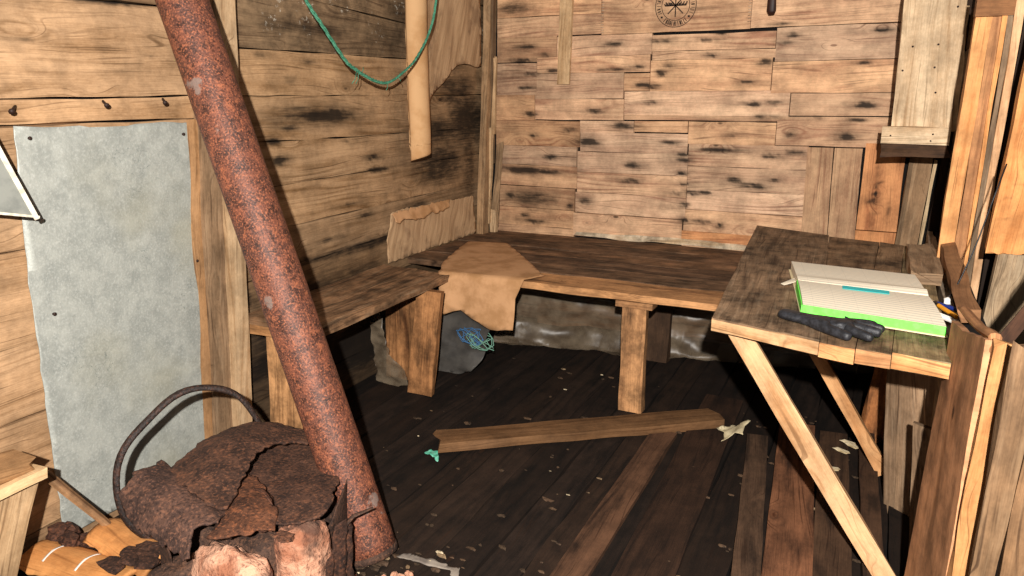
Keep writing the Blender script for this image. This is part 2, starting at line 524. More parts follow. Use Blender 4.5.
BACK_STAINS=[(-1.79,1.530,0.073,0.014,0.9),(-1.69,1.486,0.054,0.011,0.8),(-1.83,1.458,0.110,0.012,1),(-1.78,1.389,0.086,0.012,0.9),(-1.81,1.315,0.086,0.011,0.9),(-1.65,1.403,0.054,0.016,0.9),(-1.29,1.530,0.063,0.013,0.9),(-1.29,1.407,0.116,0.010,0.8),(-1.17,1.415,0.057,0.010,0.9),(-1.05,1.383,0.045,0.015,1),(-1.02,1.421,0.056,0.013,0.8),(-1.15,1.326,0.069,0.013,0.9),(-1.07,1.315,0.045,0.010,0.9),(-0.82,1.538,0.065,0.010,0.9),(-0.81,1.464,0.049,0.010,0.9),(-1.07,1.538,0.073,0.015,0.9),(-0.63,1.331,0.059,0.011,0.9),(-1.09,1.236,0.069,0.009,0.8),(-1.39,1.195,0.083,0.016,0.8),(-1.78,1.176,0.062,0.014,0.9),(-1.55,1.093,0.055,0.014,0.9),(-1.76,1.062,0.050,0.009,0.9),(-1.25,1.119,0.094,0.016,0.9),(-1.42,1.032,0.072,0.022,1.1),(-0.98,1.038,0.069,0.011,0.9),(-0.66,1.085,0.055,0.011,0.9),(-0.92,0.984,0.051,0.010,1),(-1.66,0.944,0.087,0.012,0.9),(-0.77,1.009,0.146,0.015,0.9),(-0.58,1.233,0.065,0.012,0.9),(-0.76,1.564,0.032,0.012,0.8),(-1.82,0.866,0.152,0.020,1.2),(-1.69,0.860,0.138,0.014,0.9),(-1.19,0.918,0.053,0.016,1),(-1.17,0.835,0.071,0.013,0.9),(-0.91,0.954,0.046,0.010,1),(-0.91,0.888,0.040,0.009,1),(-0.90,0.832,0.052,0.010,1),(-0.94,0.783,0.052,0.010,0.9),(-0.67,0.864,0.039,0.015,1),(-0.54,0.840,0.077,0.016,1),(-1.44,0.712,0.055,0.017,0.9),(-0.98,0.708,0.047,0.010,0.8),(-0.81,0.641,0.069,0.011,0.9),(-0.71,0.632,0.029,0.018,0.8),(-0.86,0.788,0.063,0.013,1),(-0.79,0.792,0.057,0.010,1),(-1.90,0.719,0.052,0.023,0.9),(-1.53,0.679,0.031,0.022,0.9),(-1.82,0.608,0.039,0.014,0.9),(-1.78,0.646,0.083,0.011,0.9),(-1.73,0.574,0.096,0.011,0.9),(-0.46,0.869,0.049,0.010,0.9),(-0.48,0.988,0.065,0.012,0.9),(-0.44,1.543,0.041,0.012,0.9),(-0.47,1.509,0.073,0.012,0.6),(-0.07,1.551,0.049,0.009,0.9),(-0.16,1.546,0.040,0.008,0.8),(-0.49,1.594,0.073,0.010,0.7),(-0.12,1.417,0.050,0.011,0.9),(-0.55,1.426,0.048,0.019,0.9),(-0.51,1.238,0.070,0.011,0.8),(-0.55,1.172,0.070,0.010,0.9),(-0.09,1.230,0.051,0.015,1.1),(-0.12,1.163,0.046,0.008,0.9),(-0.16,1.086,0.052,0.019,1),(-0.41,1.090,0.043,0.014,0.7),(-0.39,1.006,0.064,0.014,0.9),(-1.84,1.516,0.183,0.066,0.35),(-1.87,1.385,0.161,0.138,0.35),(-1.87,1.087,0.113,0.068,0.35),(-1.78,0.709,0.255,0.057,0.65),(-1.81,0.591,0.226,0.052,0.4),(-1.89,1.251,0.100,0.078,0.35),(-0.89,0.724,0.029,0.021,0.9),(-0.89,0.645,0.029,0.016,0.9),(-1.97,1.466,0.062,0.333,0.3),(-1.44,1.711,0.173,0.041,0.35),(-1.90,1.734,0.145,0.043,0.7),(-0.87,1.683,0.087,0.015,0.4),(-0.29,1.170,0.052,0.014,0.5),]
LEFT_STAINS_SHADE=[(2.48,1.207,0.219,0.037,1.1),(2.28,1.240,0.144,0.016,0.6),(2.22,1.166,0.090,0.012,0.8),(2.72,1.012,0.074,0.014,1.1),(2.14,1.047,0.055,0.015,1.1),(2.73,0.957,0.105,0.011,1),(2.13,1.122,0.049,0.011,1),(2.54,1.094,0.040,0.009,0.6),(3.30,1.107,0.436,0.113,0.75),(3.29,0.904,0.392,0.115,0.7),(3.46,1.255,0.308,0.053,0.7),(3.32,1.453,0.285,0.152,0.6),(3.61,0.929,0.112,0.334,0.6),(2.43,1.538,0.362,0.052,0.75),(2.21,1.559,0.213,0.045,0.6),(2.94,1.528,0.236,0.073,0.7),(2.06,1.564,0.098,0.042,0.6),(2.81,1.329,0.150,0.013,0.5),(2.24,1.345,0.033,0.010,0.9),(2.55,0.823,0.139,0.009,0.6),(2.40,0.694,0.131,0.013,0.7),(2.21,0.638,0.072,0.012,1),(2.65,0.764,0.073,0.009,0.8),(3.09,0.748,0.181,0.040,0.6),(2.23,0.766,0.178,0.016,0.4),(2.20,0.524,0.300,0.057,0.7),(2.59,0.522,0.292,0.054,0.6),(3.18,0.606,0.286,0.062,0.6),(1.95,0.699,0.072,0.030,1),(1.91,0.556,0.072,0.052,0.8),(2.17,0.275,0.425,0.123,1),(2.63,0.175,0.463,0.141,1.2),(1.97,0.865,0.051,0.022,0.8),(2.08,1.430,0.061,0.011,0.6),(2.36,1.414,0.059,0.008,0.6),(1.48,1.462,0.049,0.004,0.5),(1.56,1.361,0.075,0.004,0.4),(1.25,1.438,0.045,0.003,0.6),(1.65,1.278,0.120,0.005,0.6),(1.22,1.281,0.076,0.003,0.5),(1.41,1.278,0.028,0.006,0.7),(1.52,1.555,0.212,0.005,0.9),(1.23,1.435,0.030,0.003,0.5),(1.36,1.468,0.071,0.004,0.4),(1.63,1.413,0.031,0.006,0.5),]  # stains, with two broad smudges painting shade under the side bench
mb = MB()
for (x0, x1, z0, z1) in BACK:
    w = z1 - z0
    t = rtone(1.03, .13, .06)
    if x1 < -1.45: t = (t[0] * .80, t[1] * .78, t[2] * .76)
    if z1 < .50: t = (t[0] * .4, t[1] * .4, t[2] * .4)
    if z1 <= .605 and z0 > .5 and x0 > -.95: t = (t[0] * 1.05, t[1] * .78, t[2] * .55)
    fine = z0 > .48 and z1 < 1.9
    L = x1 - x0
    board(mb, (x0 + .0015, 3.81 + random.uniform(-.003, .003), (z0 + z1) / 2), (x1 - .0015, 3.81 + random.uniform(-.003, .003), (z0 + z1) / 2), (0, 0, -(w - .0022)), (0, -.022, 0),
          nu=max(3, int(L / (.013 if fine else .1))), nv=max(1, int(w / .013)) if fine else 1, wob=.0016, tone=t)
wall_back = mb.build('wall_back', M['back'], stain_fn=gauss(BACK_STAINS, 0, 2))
struct(wall_back)
mb = MB()
for (px0, px1, t) in ((-.322, -.205, (.78, .76, .72)), (-.203, -.082, (.74, .72, .68))):
    board(mb, ((px0 + px1) / 2 - .006, 3.803, 1.035), ((px0 + px1) / 2 + .006, 3.803, .40), (px1 - px0 - .003, 0, 0), (0, -.022, 0), nu=30, nv=8, wob=.002, tone=t)
for (px0, px1, z0, z1, t) in ((-.080, .092, .66, 1.06, (.92, .66, .46)), (-.080, .092, .40, .655, (.88, .62, .42))):
    board(mb, ((px0 + px1) / 2, 3.803, z1), ((px0 + px1) / 2, 3.803, z0), (px1 - px0 - .003, 0, 0), (0, -.02, 0), nu=30, nv=8, wob=.002, tone=t)
struct(mb.build('wall_back_upright_boards', M['back'], wall_back, stain_fn=gauss([(-.005, .85, .008, .16, .8), (.05, .75, .01, .1, .5), (-.02, .80, .035, .02, .7), (-.15, .9, .004, .2, .35), (.075, 1.0, .02, .06, .5)], 0, 2)))
mb = MB()
mb.add([(-2.2, 3.835, -.1), (.5, 3.835, -.1), (.5, 3.835, 2.3), (-2.2, 3.835, 2.3), (-2.2, 3.86, -.1), (.5, 3.86, -.1), (.5, 3.86, 2.3), (-2.2, 3.86, 2.3)],
       [(0, 1, 2, 3), (4, 7, 6, 5), (0, 4, 5, 1), (1, 5, 6, 2), (2, 6, 7, 3), (3, 7, 4, 0)])
struct(mb.build('wall_back_lining', M['dark'], wall_back))
# row of rusty staples where the crate boards meet
mb = MB()
for cx, z0, z1 in ((-1.372, 1.585, 1.80), (-.640, 1.61, 1.80)):
    z = z0
    while z < z1:
        tube(mb, [(cx - .006, 3.800, z), (cx - .004, 3.794, z + .001), (cx + .008, 3.794, z + .002), (cx + .010, 3.800, z + .002)], .0014, 5, tone=(1.4, 1.2, 1))
        z += .0135
struct(mb.build('staples', plain('staple_wire', '#6b5444', .5, '#c9b8a0', 60), wall_back))
# pale strip with brown flecks under the lowest board
fleck_mat = wood('pale_flecked_wood', '#dccdb4', '#b99c78', blotch=1.0, blotch_col='#7d573a', grain=.5, grime=.6)
struct(one_board('trim_1', fleck_mat, (-1.50, 3.795, .528), (-.26, 3.79, .530), (0, .004, .021), (0, -.012, .0), nu=60, wob=.007, taper=1.25, rag=.02))

# inked emblem on the crate board: two rings, an eight armed stave, mountain shapes and a ring of worn lettering
def emblem():
    mb = MB(); cx, cz, y0, y1 = -.993, 1.700, 3.7965, 3.7985
    def quad2(p, q, w):
        p, q = V((p[0], p[1], 0)), V((q[0], q[1], 0)); d = (q - p).normalized(); n = V((-d.y, d.x, 0)) * w / 2
        c = [p - n, q - n, q + n, p + n]
        vs = [(cx + a.x, y0, cz + a.y) for a in c] + [(cx + a.x, y1, cz + a.y) for a in c]
        mb.add(vs, [(0, 1, 2, 3), (7, 6, 5, 4), (0, 4, 5, 1), (1, 5, 6, 2), (2, 6, 7, 3), (3, 7, 4, 0)])
    def ring(r, w, seg=64):
        for i in range(seg):
            a, b = 2 * math.pi * i / seg, 2 * math.pi * (i + 1.05) / seg
            quad2((r * math.cos(a), r * math.sin(a)), (r * math.cos(b), r * math.sin(b)), w)
    ring(.1005, .0032); ring(.069, .0028)
    for i in range(8):
        a = math.pi / 4 * i + math.pi / 2
        quad2((0, 0), (.053 * math.cos(a), .053 * math.sin(a)), .0055)
    rr = random.Random(3)
    # worn lettering: short strokes round the band
    def band(a0, a1, n, r0, r1, w):
        for i in range(n):
            a = math.radians(a0 + (a1 - a0) * i / max(1, n - 1))
            k = rr.choice('ILTUNH')
            e = (r0 * math.cos(a), r0 * math.sin(a)); f = (r1 * math.cos(a), r1 * math.sin(a)); da = .055
            g = (r0 * math.cos(a + da), r0 * math.sin(a + da)); h = (r1 * math.cos(a + da), r1 * math.sin(a + da))
            quad2(e, f, w)
            if k in 'UNH': quad2(g, h, w)
            if k in 'LU': quad2(e, g, w)
            if k in 'T': quad2(f, h, w)
            if k in 'N': quad2(e, h, w)
            if k in 'H': quad2(((e[0] + f[0]) / 2, (e[1] + f[1]) / 2), ((g[0] + h[0]) / 2, (g[1] + h[1]) / 2), w)
    band(205, 155, 7, .076, .094, .0022); band(25, -25, 7, .076, .094, .0022); band(150, 30, 13, .076, .094, .0022)
    band(232, 308, 12, .074, .095, .0030)
    for a in (218, 322):
        a = math.radians(a); p = (.085 * math.cos(a), .085 * math.sin(a))
        quad2((p[0] - .005, p[1]), (p[0] + .005, p[1]), .009)
    for s in (-1, 1):
        for k in range(7):
            x0 = s * (.008 + .007 * k); hgt = .006 + .012 * abs(math.sin(k * 1.7 + s))
            quad2((x0, .0), (x0 + s * .006, .0 + hgt), .006)
    return mb
struct(emblem().build('stamped_emblem', plain('burnt_ink', '#2a1f19', .8, '#4a382b', 90), wall_back))

# ------------------------------------------------------------------ left wall
LEFT = [  # y0, y1, z at y0, z at y1 (bottom), z at y0, z at y1 (top), tone
    (.15, 3.80, 1.905, 1.75, 2.2, 2.2, .5), (1.80, 3.80, 1.68, 1.56, 1.905, 1.75, .48), (.15, 1.795, 1.555, 1.560, 1.905, 1.86, .55),
    (1.80, 3.80, 1.450, 1.447, 1.68, 1.56, .62), (.15, 1.795, 1.278, 1.290, 1.555, 1.560, 1.08),
    (1.80, 3.80, 1.289, 1.280, 1.450, 1.447, .98),
    (.15, 1.795, 1.215, 1.219, 1.278, 1.290, 1.18),
    (1.80, 3.80, 1.123, 1.099, 1.289, 1.280, 1.02), (1.80, 3.80, .955, .955, 1.123, 1.099, .92),
    (1.80, 3.80, .790, .798, .955, .955, .92), (1.80, 3.80, .615, .669, .790, .798, .84),
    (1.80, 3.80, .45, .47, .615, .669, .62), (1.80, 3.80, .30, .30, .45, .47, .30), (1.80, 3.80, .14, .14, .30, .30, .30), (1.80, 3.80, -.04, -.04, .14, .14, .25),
    (.15, 1.795, 1.04, 1.05, 1.215, 1.219, 1.0), (.15, 1.795, .885, .90, 1.04, 1.05, 1.05), (.15, 1.795, .62, .64, .885, .90, 1.05),
    (.15, 1.795, .405, .44, .62, .64, 1.1), (.15, 1.795, .075, .09, .405, .44, 1.0), (.15, 1.795, -.04, -.04, .075, .09, .7)]
mu = MB()
mb = MB()
for (ya, yb, b0, b1, t0, t1, tn) in LEFT:
    t = rtone(tn, .05, .03)
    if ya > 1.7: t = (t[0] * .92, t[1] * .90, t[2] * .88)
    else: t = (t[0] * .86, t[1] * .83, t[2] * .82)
    w = ((t0 - b0) + (t1 - b1)) / 2
    if ya > 1.7 and b0 > 1.445:
        board(mu, (-2.071, ya + .001, (b0 + t0) / 2), (-2.071, yb - .001, (b1 + t1) / 2), (0, 0, (t0 - b0) - .004), (.022, 0, 0), nu=100, nv=12, wob=.003, tone=(1.0, .98, .96), taper=(t1 - b1) / (t0 - b0))
        continue
    hi = w > .03 and t0 < 1.95
    # each board follows its own slightly sloping edges: shear through the centre line and taper
    ya_, yb_ = ya + .001, yb - .001
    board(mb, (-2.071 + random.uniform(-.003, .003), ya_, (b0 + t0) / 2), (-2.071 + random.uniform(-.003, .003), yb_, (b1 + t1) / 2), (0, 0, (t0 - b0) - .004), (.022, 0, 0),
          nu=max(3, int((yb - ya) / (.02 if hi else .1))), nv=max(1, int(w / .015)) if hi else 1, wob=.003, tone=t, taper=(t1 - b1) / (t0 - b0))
SOOT_AND_SHADE = [(3.55, 1.15, .35, .25, .8), (3.35, .95, .38, .12, .75), (3.5, 1.32, .35, .12, .7), (2.3, .40, .5, .15, 1.2), (2.6, .62, .6, .03, .6), (3.1, 1.0, .1, .2, .4), (2.9, .63, .9, .02, .8), (2.5, 1.2, .3, .03, .8)]  # soot toward the corner, plus painted shade under the side bench
wall_left = struct(mb.build('wall_left', M['left'], stain_fn=gauss(LEFT_STAINS_SHADE + SOOT_AND_SHADE, 1, 2)))
struct(mu.build('wall_left_upper_boards', M['leftu'], wall_left, stain_fn=gauss([(2.43, 1.538, .362, .052, .6), (2.94, 1.53, .236, .073, .5), (3.4, 1.6, .4, .1, .7)], 1, 2)))
mb = MB()
mb.add([(-2.092, 0, -.1), (-2.092, 3.9, -.1), (-2.092, 3.9, 2.3), (-2.092, 0, 2.3), (-2.12, 0, -.1), (-2.12, 3.9, -.1), (-2.12, 3.9, 2.3), (-2.12, 0, 2.3)],
       [(0, 1, 2, 3), (4, 7, 6, 5), (0, 4, 5, 1), (1, 5, 6, 2), (2, 6, 7, 3), (3, 7, 4, 0)])
struct(mb.build('wall_left_lining', M['dark'], wall_left))

# upright boards that cover the joint in the left wall
struct(one_board('trim_2', M['pale'], (-2.020, 1.782, -.01), (-2.020, 1.948, 2.15), (0, .066, 0), (.05, 0, 0), nu=30, nv=3, wob=.003, tone=(.72, .62, .51)))
struct(one_board('trim_3', M['grey'], (-2.040, 1.712, -.01), (-2.040, 1.880, 2.15), (0, .082, 0), (.028, 0, 0), nu=30, nv=3, wob=.004, tone=(.72, .61, .51)))
struct(one_board('trim_4', M['left'], (-2.048, 1.676, .10), (-2.048, 1.752, 1.215), (0, .05, 0), (.014, 0, 0), nu=20, wob=.008, tone=(.8, .7, .6)))

# ------------------------------------------------------------------ corner boards
struct(one_board('trim_5', M['grey'], (-2.020, 3.665, .48), (-2.005, 3.80, 2.1), (0, .07, 0), (.04, .0, 0), nu=24, nv=3, wob=.004, tone=(1.15, .95, .74)))
struct(one_board('trim_6', M['grey'], (-2.005, 3.755, .9), (-1.985, 3.765, 2.1), (.028, 0, 0), (0, -.03, 0), nu=20, wob=.003, tone=(.5, .42, .35)))
struct(one_board('trim_7', M['pale'], (-2.010, 3.715, .56), (-1.992, 3.735, 1.10), (.026, 0, 0), (0, -.03, 0), nu=14, wob=.004, tone=(.85, .74, .6), rag=.02))
struct(one_board('trim_8', M['pale'], (-1.985, 3.745, 1.06), (-1.965, 3.745, 1.48), (.018, 0, 0), (0, -.016, 0), nu=14, wob=.003, tone=(.75, .62, .48), rag=.02))
struct(one_board('trim_9', M['grey'], (-1.985, 3.755, .53), (-1.955, 3.765, 1.0), (.04, 0, 0), (0, -.016, 0), nu=14, wob=.007, tone=(.85, .72, .58), rag=.04))
struct(one_board('trim_10', M['pale'], (-1.985, 3.735, .50), (-1.988, 3.74, .64), (.04, 0, 0), (0, -.03, 0), nu=8, wob=.004, tone=(.8, .7, .58), rag=.01))

# ------------------------------------------------------------------ right wall
mb = MB()
z = -.04
for w in (.14, .13, .155, .15, .15):
    board(mb, (.225, 1.97, z + w / 2), (.225, 3.80, z + w / 2), (0, 0, w - .005), (-.025, 0, 0), nu=24, nv=2, wob=.006, tone=rtone(1.15, .18))
    z += w
for w in (.15, .16, .15, .16, .15, .16, .15, .16, .16):
    board(mb, (.272, 2.93, z + w / 2), (.272, 3.80, z + w / 2), (0, 0, w - .005), (-.025, 0, 0), nu=10, wob=.003, tone=rtone(.5, .2))
    z += w
wall_right = struct(mb.build('wall_right', M['grey']))
mb = MB()
X0, X1 = .245, .30; YA = 1.97
mb.add([(X0, YA, -.1), (X0, 3.84, -.1), (X0, 3.84, .68), (X0, YA, .68), (X1, YA, -.1), (X1, 3.84, -.1), (X1, 3.84, .68), (X1, YA, .68)],
       [(3, 2, 1, 0), (5, 6, 7, 4), (1, 5, 4, 0), (2, 6, 5, 1), (3, 7, 6, 2), (0, 4, 7, 3)])
struct(mb.build('wall_right_lining', M['dark'], wall_right))
# dark corner post and old board pieces between the back wall and the window
struct(one_board('trim_11', M['char'], (.245, 3.775, .5), (.275, 3.775, 2.1), (.06, 0, 0), (0, -.03, 0), nu=20, wob=.008, tone=(.6, .52, .45)))
struct(one_board('trim_12', M['grey'], (.135, 3.775, .56), (.162, 3.775, 1.08), (.085, 0, 0), (0, -.02, 0), nu=14, nv=3, wob=.004, tone=(.95, .78, .62)))
struct(one_board('trim_13', M['grey'], (.098, 3.765, .56), (.118, 3.765, 1.08), (.02, 0, 0), (0, -.02, 0), nu=14, wob=.003, tone=(.6, .5, .4)))
struct(one_board('trim_14', M['pale'], (.186, 3.765, .55), (.212, 3.765, .99), (.010, 0, 0), (0, -.014, 0), nu=14, wob=.006, tone=(.9, .85, .72), rag=.02))

# window surround: jamb boards stepping outward, all facing into the room
win = thing('window_1', 'window opening framed by upright jamb boards', 'window', (.26, 2.6, .74))
win['kind'] = 'structure'
def jamb(name, mat, a, b, w, t, tone, stain=None, **kw):
    mb = MB(); board(mb, a, b, (w, 0, 0), (0, -t, 0), nu=90 if stain else 20, nv=10 if stain else 3, wob=.002, tone=tone, **kw)
    return struct(mb.build(name, M[mat], win, stain_fn=gauss(stain, 0, 2) if stain else None))
jamb('jamb_board', 'orange', (.2240, 2.895, .62), (.2355, 2.895, 1.525), .045, .05, (1.05, .92, .74))
jamb('jamb_board', 'brown', (.2650, 2.90, .60), (.2760, 2.90, 1.525), .034, .05, (1.45, 1.30, 1.10))
jamb('jamb_strip', 'orange', (.2890, 2.885, .58), (.2900, 2.885, 1.62), .012, .05, (1.08, .92, .70))
jamb('jamb_board', 'grey', (.3050, 2.885, .58), (.3050, 2.885, 1.62), .015, .05, (.62, .56, .50))
jamb('jamb_board', 'pale', (.3230, 2.870, .58), (.3250, 2.870, 1.62), .024, .05, (.92, .70, .54))
jamb('jamb_shadow_board', 'char', (.385, 2.86, .55), (.385, 2.86, 1.7), .09, .03, (.35, .3, .26))  # near-black board standing in for the front plank's shadow in the gap
jamb('jamb_board', 'orange', (.3620, 2.60, .825), (.4020, 2.60, 1.75), .112, .05, (1.0, .80, .58), rag=.012, stain=[(.338, .985, .016, .016, .55), (.352, .925, .014, .006, .5), (.372, 1.03, .03, .004, .3)])
struct(one_board('window_head', M['brown'], (.209, 2.885, 1.563), (.44, 2.885, 1.563), (0, 0, .085), (0, -.07, 0), parent=win, nu=12, wob=.003, tone=(.8, .68, .55)))
struct(one_board('window_sill', M['brown'], (.234, 2.885, .775), (.246, 2.18, .725), (.046, 0, .010), (-.006, .0, .035), parent=win, nu=14, wob=.006, tone=(.85, .78, .7), rag=.02))
struct(one_board('window_apron', M['grey'], (.3800, 2.60, .44), (.4020, 2.60, .822), (.124, 0, 0), (0, -.04, 0), parent=win, nu=12, nv=3, wob=.002, tone=(1.05, 1.0, .9)))
mb = MB()
mb.add([(.47, 1.2, -.1), (.47, 3.84, -.1), (.47, 3.84, 2.2), (.47, 1.2, 2.2), (.49, 1.2, -.1), (.49, 3.84, -.1), (.49, 3.84, 2.2), (.49, 1.2, 2.2)],
       [(3, 2, 1, 0), (5, 6, 7, 4), (1, 5, 4, 0), (2, 6, 5, 1), (3, 7, 6, 2), (0, 4, 7, 3)])
struct(mb.build('wall_right_outer', M['dark'], wall_right))
mb = MB()
for a, b, w, tn in (((.090, 2.50, .655), (.150, 2.44, -.03), .05, .62), ((.122, 2.47, .655), (.178, 2.42, -.03), .042, .72), ((.150, 2.44, .655), (.222, 2.40, -.03), .046, .85), ((.188, 2.38, .655), (.262, 2.33, -.03), .05, .95), ((.180, 2.18, .40), (.215, 2.12, -.03), .045, .7), ((.205, 2.10, .30), (.235, 2.02, -.03), .045, .6)):
    board(mb, a, b, (w, -.03, 0), (0, -.02, 0), nu=16, nv=3, wob=.003, tone=(tn * 1.05, tn * .9, tn * .78))
struct(mb.build('wall_right_leaning_boards', M['grey'], wall_right))

# ================================================================== OBJECTS
def P3(*a): return V(a)
nz = noise.noise

# ------------------------------------------------------------------ sleeping platform along the back wall
plat = thing('sleeping_platform', 'wide dark board platform along the back wall, on a front leg and a rear post', 'bench', (-.9, 3.25, 0))
rows = [(2.748, 2.935, 'edge', (1.1, 1.02, .92)), (2.937, 3.10, 'bench', (.95, .9, .85)), (3.102, 3.27, 'bench', (.75, .7, .68)), (3.272, 3.42, 'bench', (1.15, 1.05, .95)),
        (3.422, 3.60, 'bench', (.85, .8, .76)), (3.602, 3.785, 'bench', (.95, .88, .8))]
for i, (y0, y1, mm, t) in enumerate(rows):
    x0 = -1.66 if i == 0 else -2.04
    one_board('platform_board', M[mm], (x0, (y0 + y1) / 2, .497 + random.uniform(-.003, .003)), (.19, (y0 + y1) / 2, .497 + random.uniform(-.003, .003)), (0, y1 - y0 - .003, 0), (0, 0, .03), plat, nu=40, nv=3, wob=.004, tone=t, rag=.01)
one_board('front_leg', M['leg'], (-.832, 2.785, 0), (-.832, 2.785, .455), (.100, 0, 0), (0, -.05, 0), plat, nu=16, nv=3, wob=.003, tone=(1.05, .98, .9))
one_board('leg_cap_block', M['leg'], (-.905, 2.79, .469), (-.752, 2.79, .469), (0, .09, 0), (0, 0, .026), plat, nu=8, wob=.003, tone=(.9, .82, .74))
one_board('rear_post', M['char'], (-.897, 3.41, 0), (-.888, 3.41, .48), (.112, 0, 0), (0, -.05, 0), plat, nu=14, nv=2, wob=.005, tone=(1.2, 1.1, 1))
one_board('cross_rail', M['char'], (-2.0, 3.30, .46), (.15, 3.30, .46), (0, .05, 0), (0, 0, .042), plat, nu=10, wob=.003)

# ------------------------------------------------------------------ narrow side bench along the left wall
sb = thing('side_bench', 'narrow low board bench along the left wall, joining the platform at its corner', 'bench', (-1.86, 2.3, 0))
one_board('seat_board', M['bench'], (-1.945, 1.87, .497), (-1.955, 2.75, .497), (.19, 0, 0), (0, 0, .03), sb, nu=24, nv=3, wob=.004, tone=(1.35, 1.25, 1.1), rag=.012)
one_board('seat_board', M['bench'], (-1.76, 1.875, .497), (-1.758, 2.745, .497), (.178, 0, 0), (0, 0, .03), sb, nu=24, nv=3, wob=.004, tone=(1.45, 1.35, 1.2), rag=.012)
one_board('end_batten', M['edge'], (-2.03, 1.885, .463), (-1.70, 1.885, .463), (0, 0, .045), (0, -.025, 0), sb, nu=8, wob=.003, tone=(.9, .82, .7))
one_board('leg', M['leg'], (-1.935, 1.925, 0), (-1.905, 1.925, .482), (.118, 0, 0), (0, -.04, 0), sb, nu=14, nv=3, wob=.004, tone=(1.2, 1.15, 1.05), taper=.95)
one_board('leg', M['leg'], (-1.730, 2.55, 0), (-1.662, 2.55, .482), (.122, 0, 0), (0, -.035, 0), sb, nu=16, nv=3, wob=.004, tone=(.95, .8, .66))
for sx, tx, w, t in ((-1.96, -1.95, .05, .85), (-1.895, -1.885, .06, .95), (-1.835, -1.82, .045, .7)):
    one_board('slat', M['leg'], (sx, 2.66, .0), (tx, 2.66, .48), (w, 0, 0), (0, -.02, 0), sb, nu=12, wob=.004, tone=(t, t * .85, t * .7))

# ------------------------------------------------------------------ table at the right
tb = thing('wall_table', 'dark plank table below the window, held up by slanting braces', 'table', (-.1, 2.7, 0))
def plank4(nl, nr, fr, fl, th, mat, tone, name='tabletop_board', ztop=.70):
    mb = MB(); nu, nv = 26, 4
    wob = random.uniform(0, 99); uo, vo = random.uniform(0, 30), random.uniform(0, 30)
    top, bot = [], []
    for i in range(nu + 1):
        for j in range(nv + 1):
            s, t = j / nv, i / nu
            a = V(nl).lerp(V(nr), s); b = V(fl).lerp(V(fr), s)
            e = nz(V((s * 3, wob, i))) * .006 if i in (0, nu) else 0
            ex = nz(V((t * 6, wob, j))) * .002 if j in (0, nv) else 0
            p = a.lerp(b, t)
            zz = ztop + nz(V((p.x * 5, p.y * 3, wob))) * .003
            top.append(V((p.x + ex, p.y + e, zz))); bot.append(V((p.x + ex, p.y + e, zz - th)))
    vs = top + bot; k = len(top); c = nv + 1
    fs, uvs = [], []
    L = (V(fl) - V(nl)).length; Wd = (V(nr) - V(nl)).length
    for i in range(nu):
        for j in range(nv):
            q = (i * c + j, i * c + j + 1, (i + 1) * c + j + 1, (i + 1) * c + j)
            uq = [(uo + L * (x // c) / nu, vo + Wd * (x % c) / nv) for x in q]
            fs.append(q); uvs.append(uq)
            fs.append(tuple(k + x for x in q[::-1])); uvs.append(uq[::-1])
    for i in range(nu):
        for j, rv in ((0, 0), (nv, 1)):
            q = (i * c + j, (i + 1) * c + j, k + (i + 1) * c + j, k + i * c + j)
            uq = [(uo + L * i / nu, vo + 5), (uo + L * (i + 1) / nu, vo + 5), (uo + L * (i + 1) / nu, vo + 5 + th), (uo + L * i / nu, vo + 5 + th)]
            fs.append(q[::-1] if rv else q); uvs.append(uq[::-1] if rv else uq)
    for j in range(nv):
        for i, rv in ((0, 1), (nu, 0)):
            q = (i * c + j, i * c + j + 1, k + i * c + j + 1, k + i * c + j)
            uq = [(uo + .3 * Wd * j / nv, vo + 8), (uo + .3 * Wd * (j + 1) / nv, vo + 8), (uo + .3 * Wd * (j + 1) / nv, vo + 8 + th * .5), (uo + .3 * Wd * j / nv, vo + 8 + th * .5)]
            fs.append(q[::-1] if not rv else q[::-1]); uvs.append(uq[::-1])
    # fix the winding afterwards
    mb.add(vs, fs, uvs, tone)
    o = mb.build(name, mat, tb)
    bm = bmesh.new(); bm.from_mesh(o.data); bmesh.ops.recalc_face_normals(bm, faces=bm.faces[:]); bm.to_mesh(o.data); bm.free()
    return o
def zt(a, b): return (a, b, 0)
plank4(zt(-.369, 1.956), zt(-.092, 1.886), zt(-.170, 3.36), zt(-.485, 3.487), .036, M['table'], (1.15, 1.05, .95))
plank4(zt(-.090, 1.870), zt(-.010, 1.850), zt(.024, 3.29), zt(-.168, 3.34), .036, M['table'], (1.05, .92, .78), ztop=.698)
plank4(zt(-.008, 1.855), zt(.068, 1.850), zt(.112, 3.25), zt(.026, 3.29), .036, M['table'], (1.1, .98, .84), ztop=.699)
plank4(zt(.070, 1.862), zt(.190, 1.842), zt(.195, 3.20), zt(.114, 3.25), .040, M['table'], (1.15, 1.16, .92), ztop=.70)
# the bright sawn ends on the front edge
for a, b, t, hh in (((-.369, 1.9535), (-.092, 1.8835), (.80, .70, .58), .034), ((-.090, 1.868), (-.010, 1.848), (.80, .54, .36), .034), ((-.008, 1.853), (.068, 1.848), (.62, .45, .32), .034), ((.070, 1.8595), (.188, 1.8395), (.88, .64, .42), .037)):
    one_board('board_end', M['lath'], (a[0], a[1], .6815), (b[0], b[1], .680), (0, 0, hh), (0, -.006, 0), tb, nu=14, nv=2, wob=.003, tone=t)
one_board('front_brace', M['lath'], (-.305, 1.985, .668), (.150, 1.965, .006), (.047, 0, .032), (.004, -.030, .003), tb, nu=24, nv=3, wob=.0015, tone=(.84, .73, .61))
one_board('rear_brace', M['lath'], (-.285, 2.60, .664), (.122, 2.60, .03), (.036, 0, .023), (.0, -.028, 0), tb, nu=14, nv=2, wob=.002, tone=(.80, .60, .42))
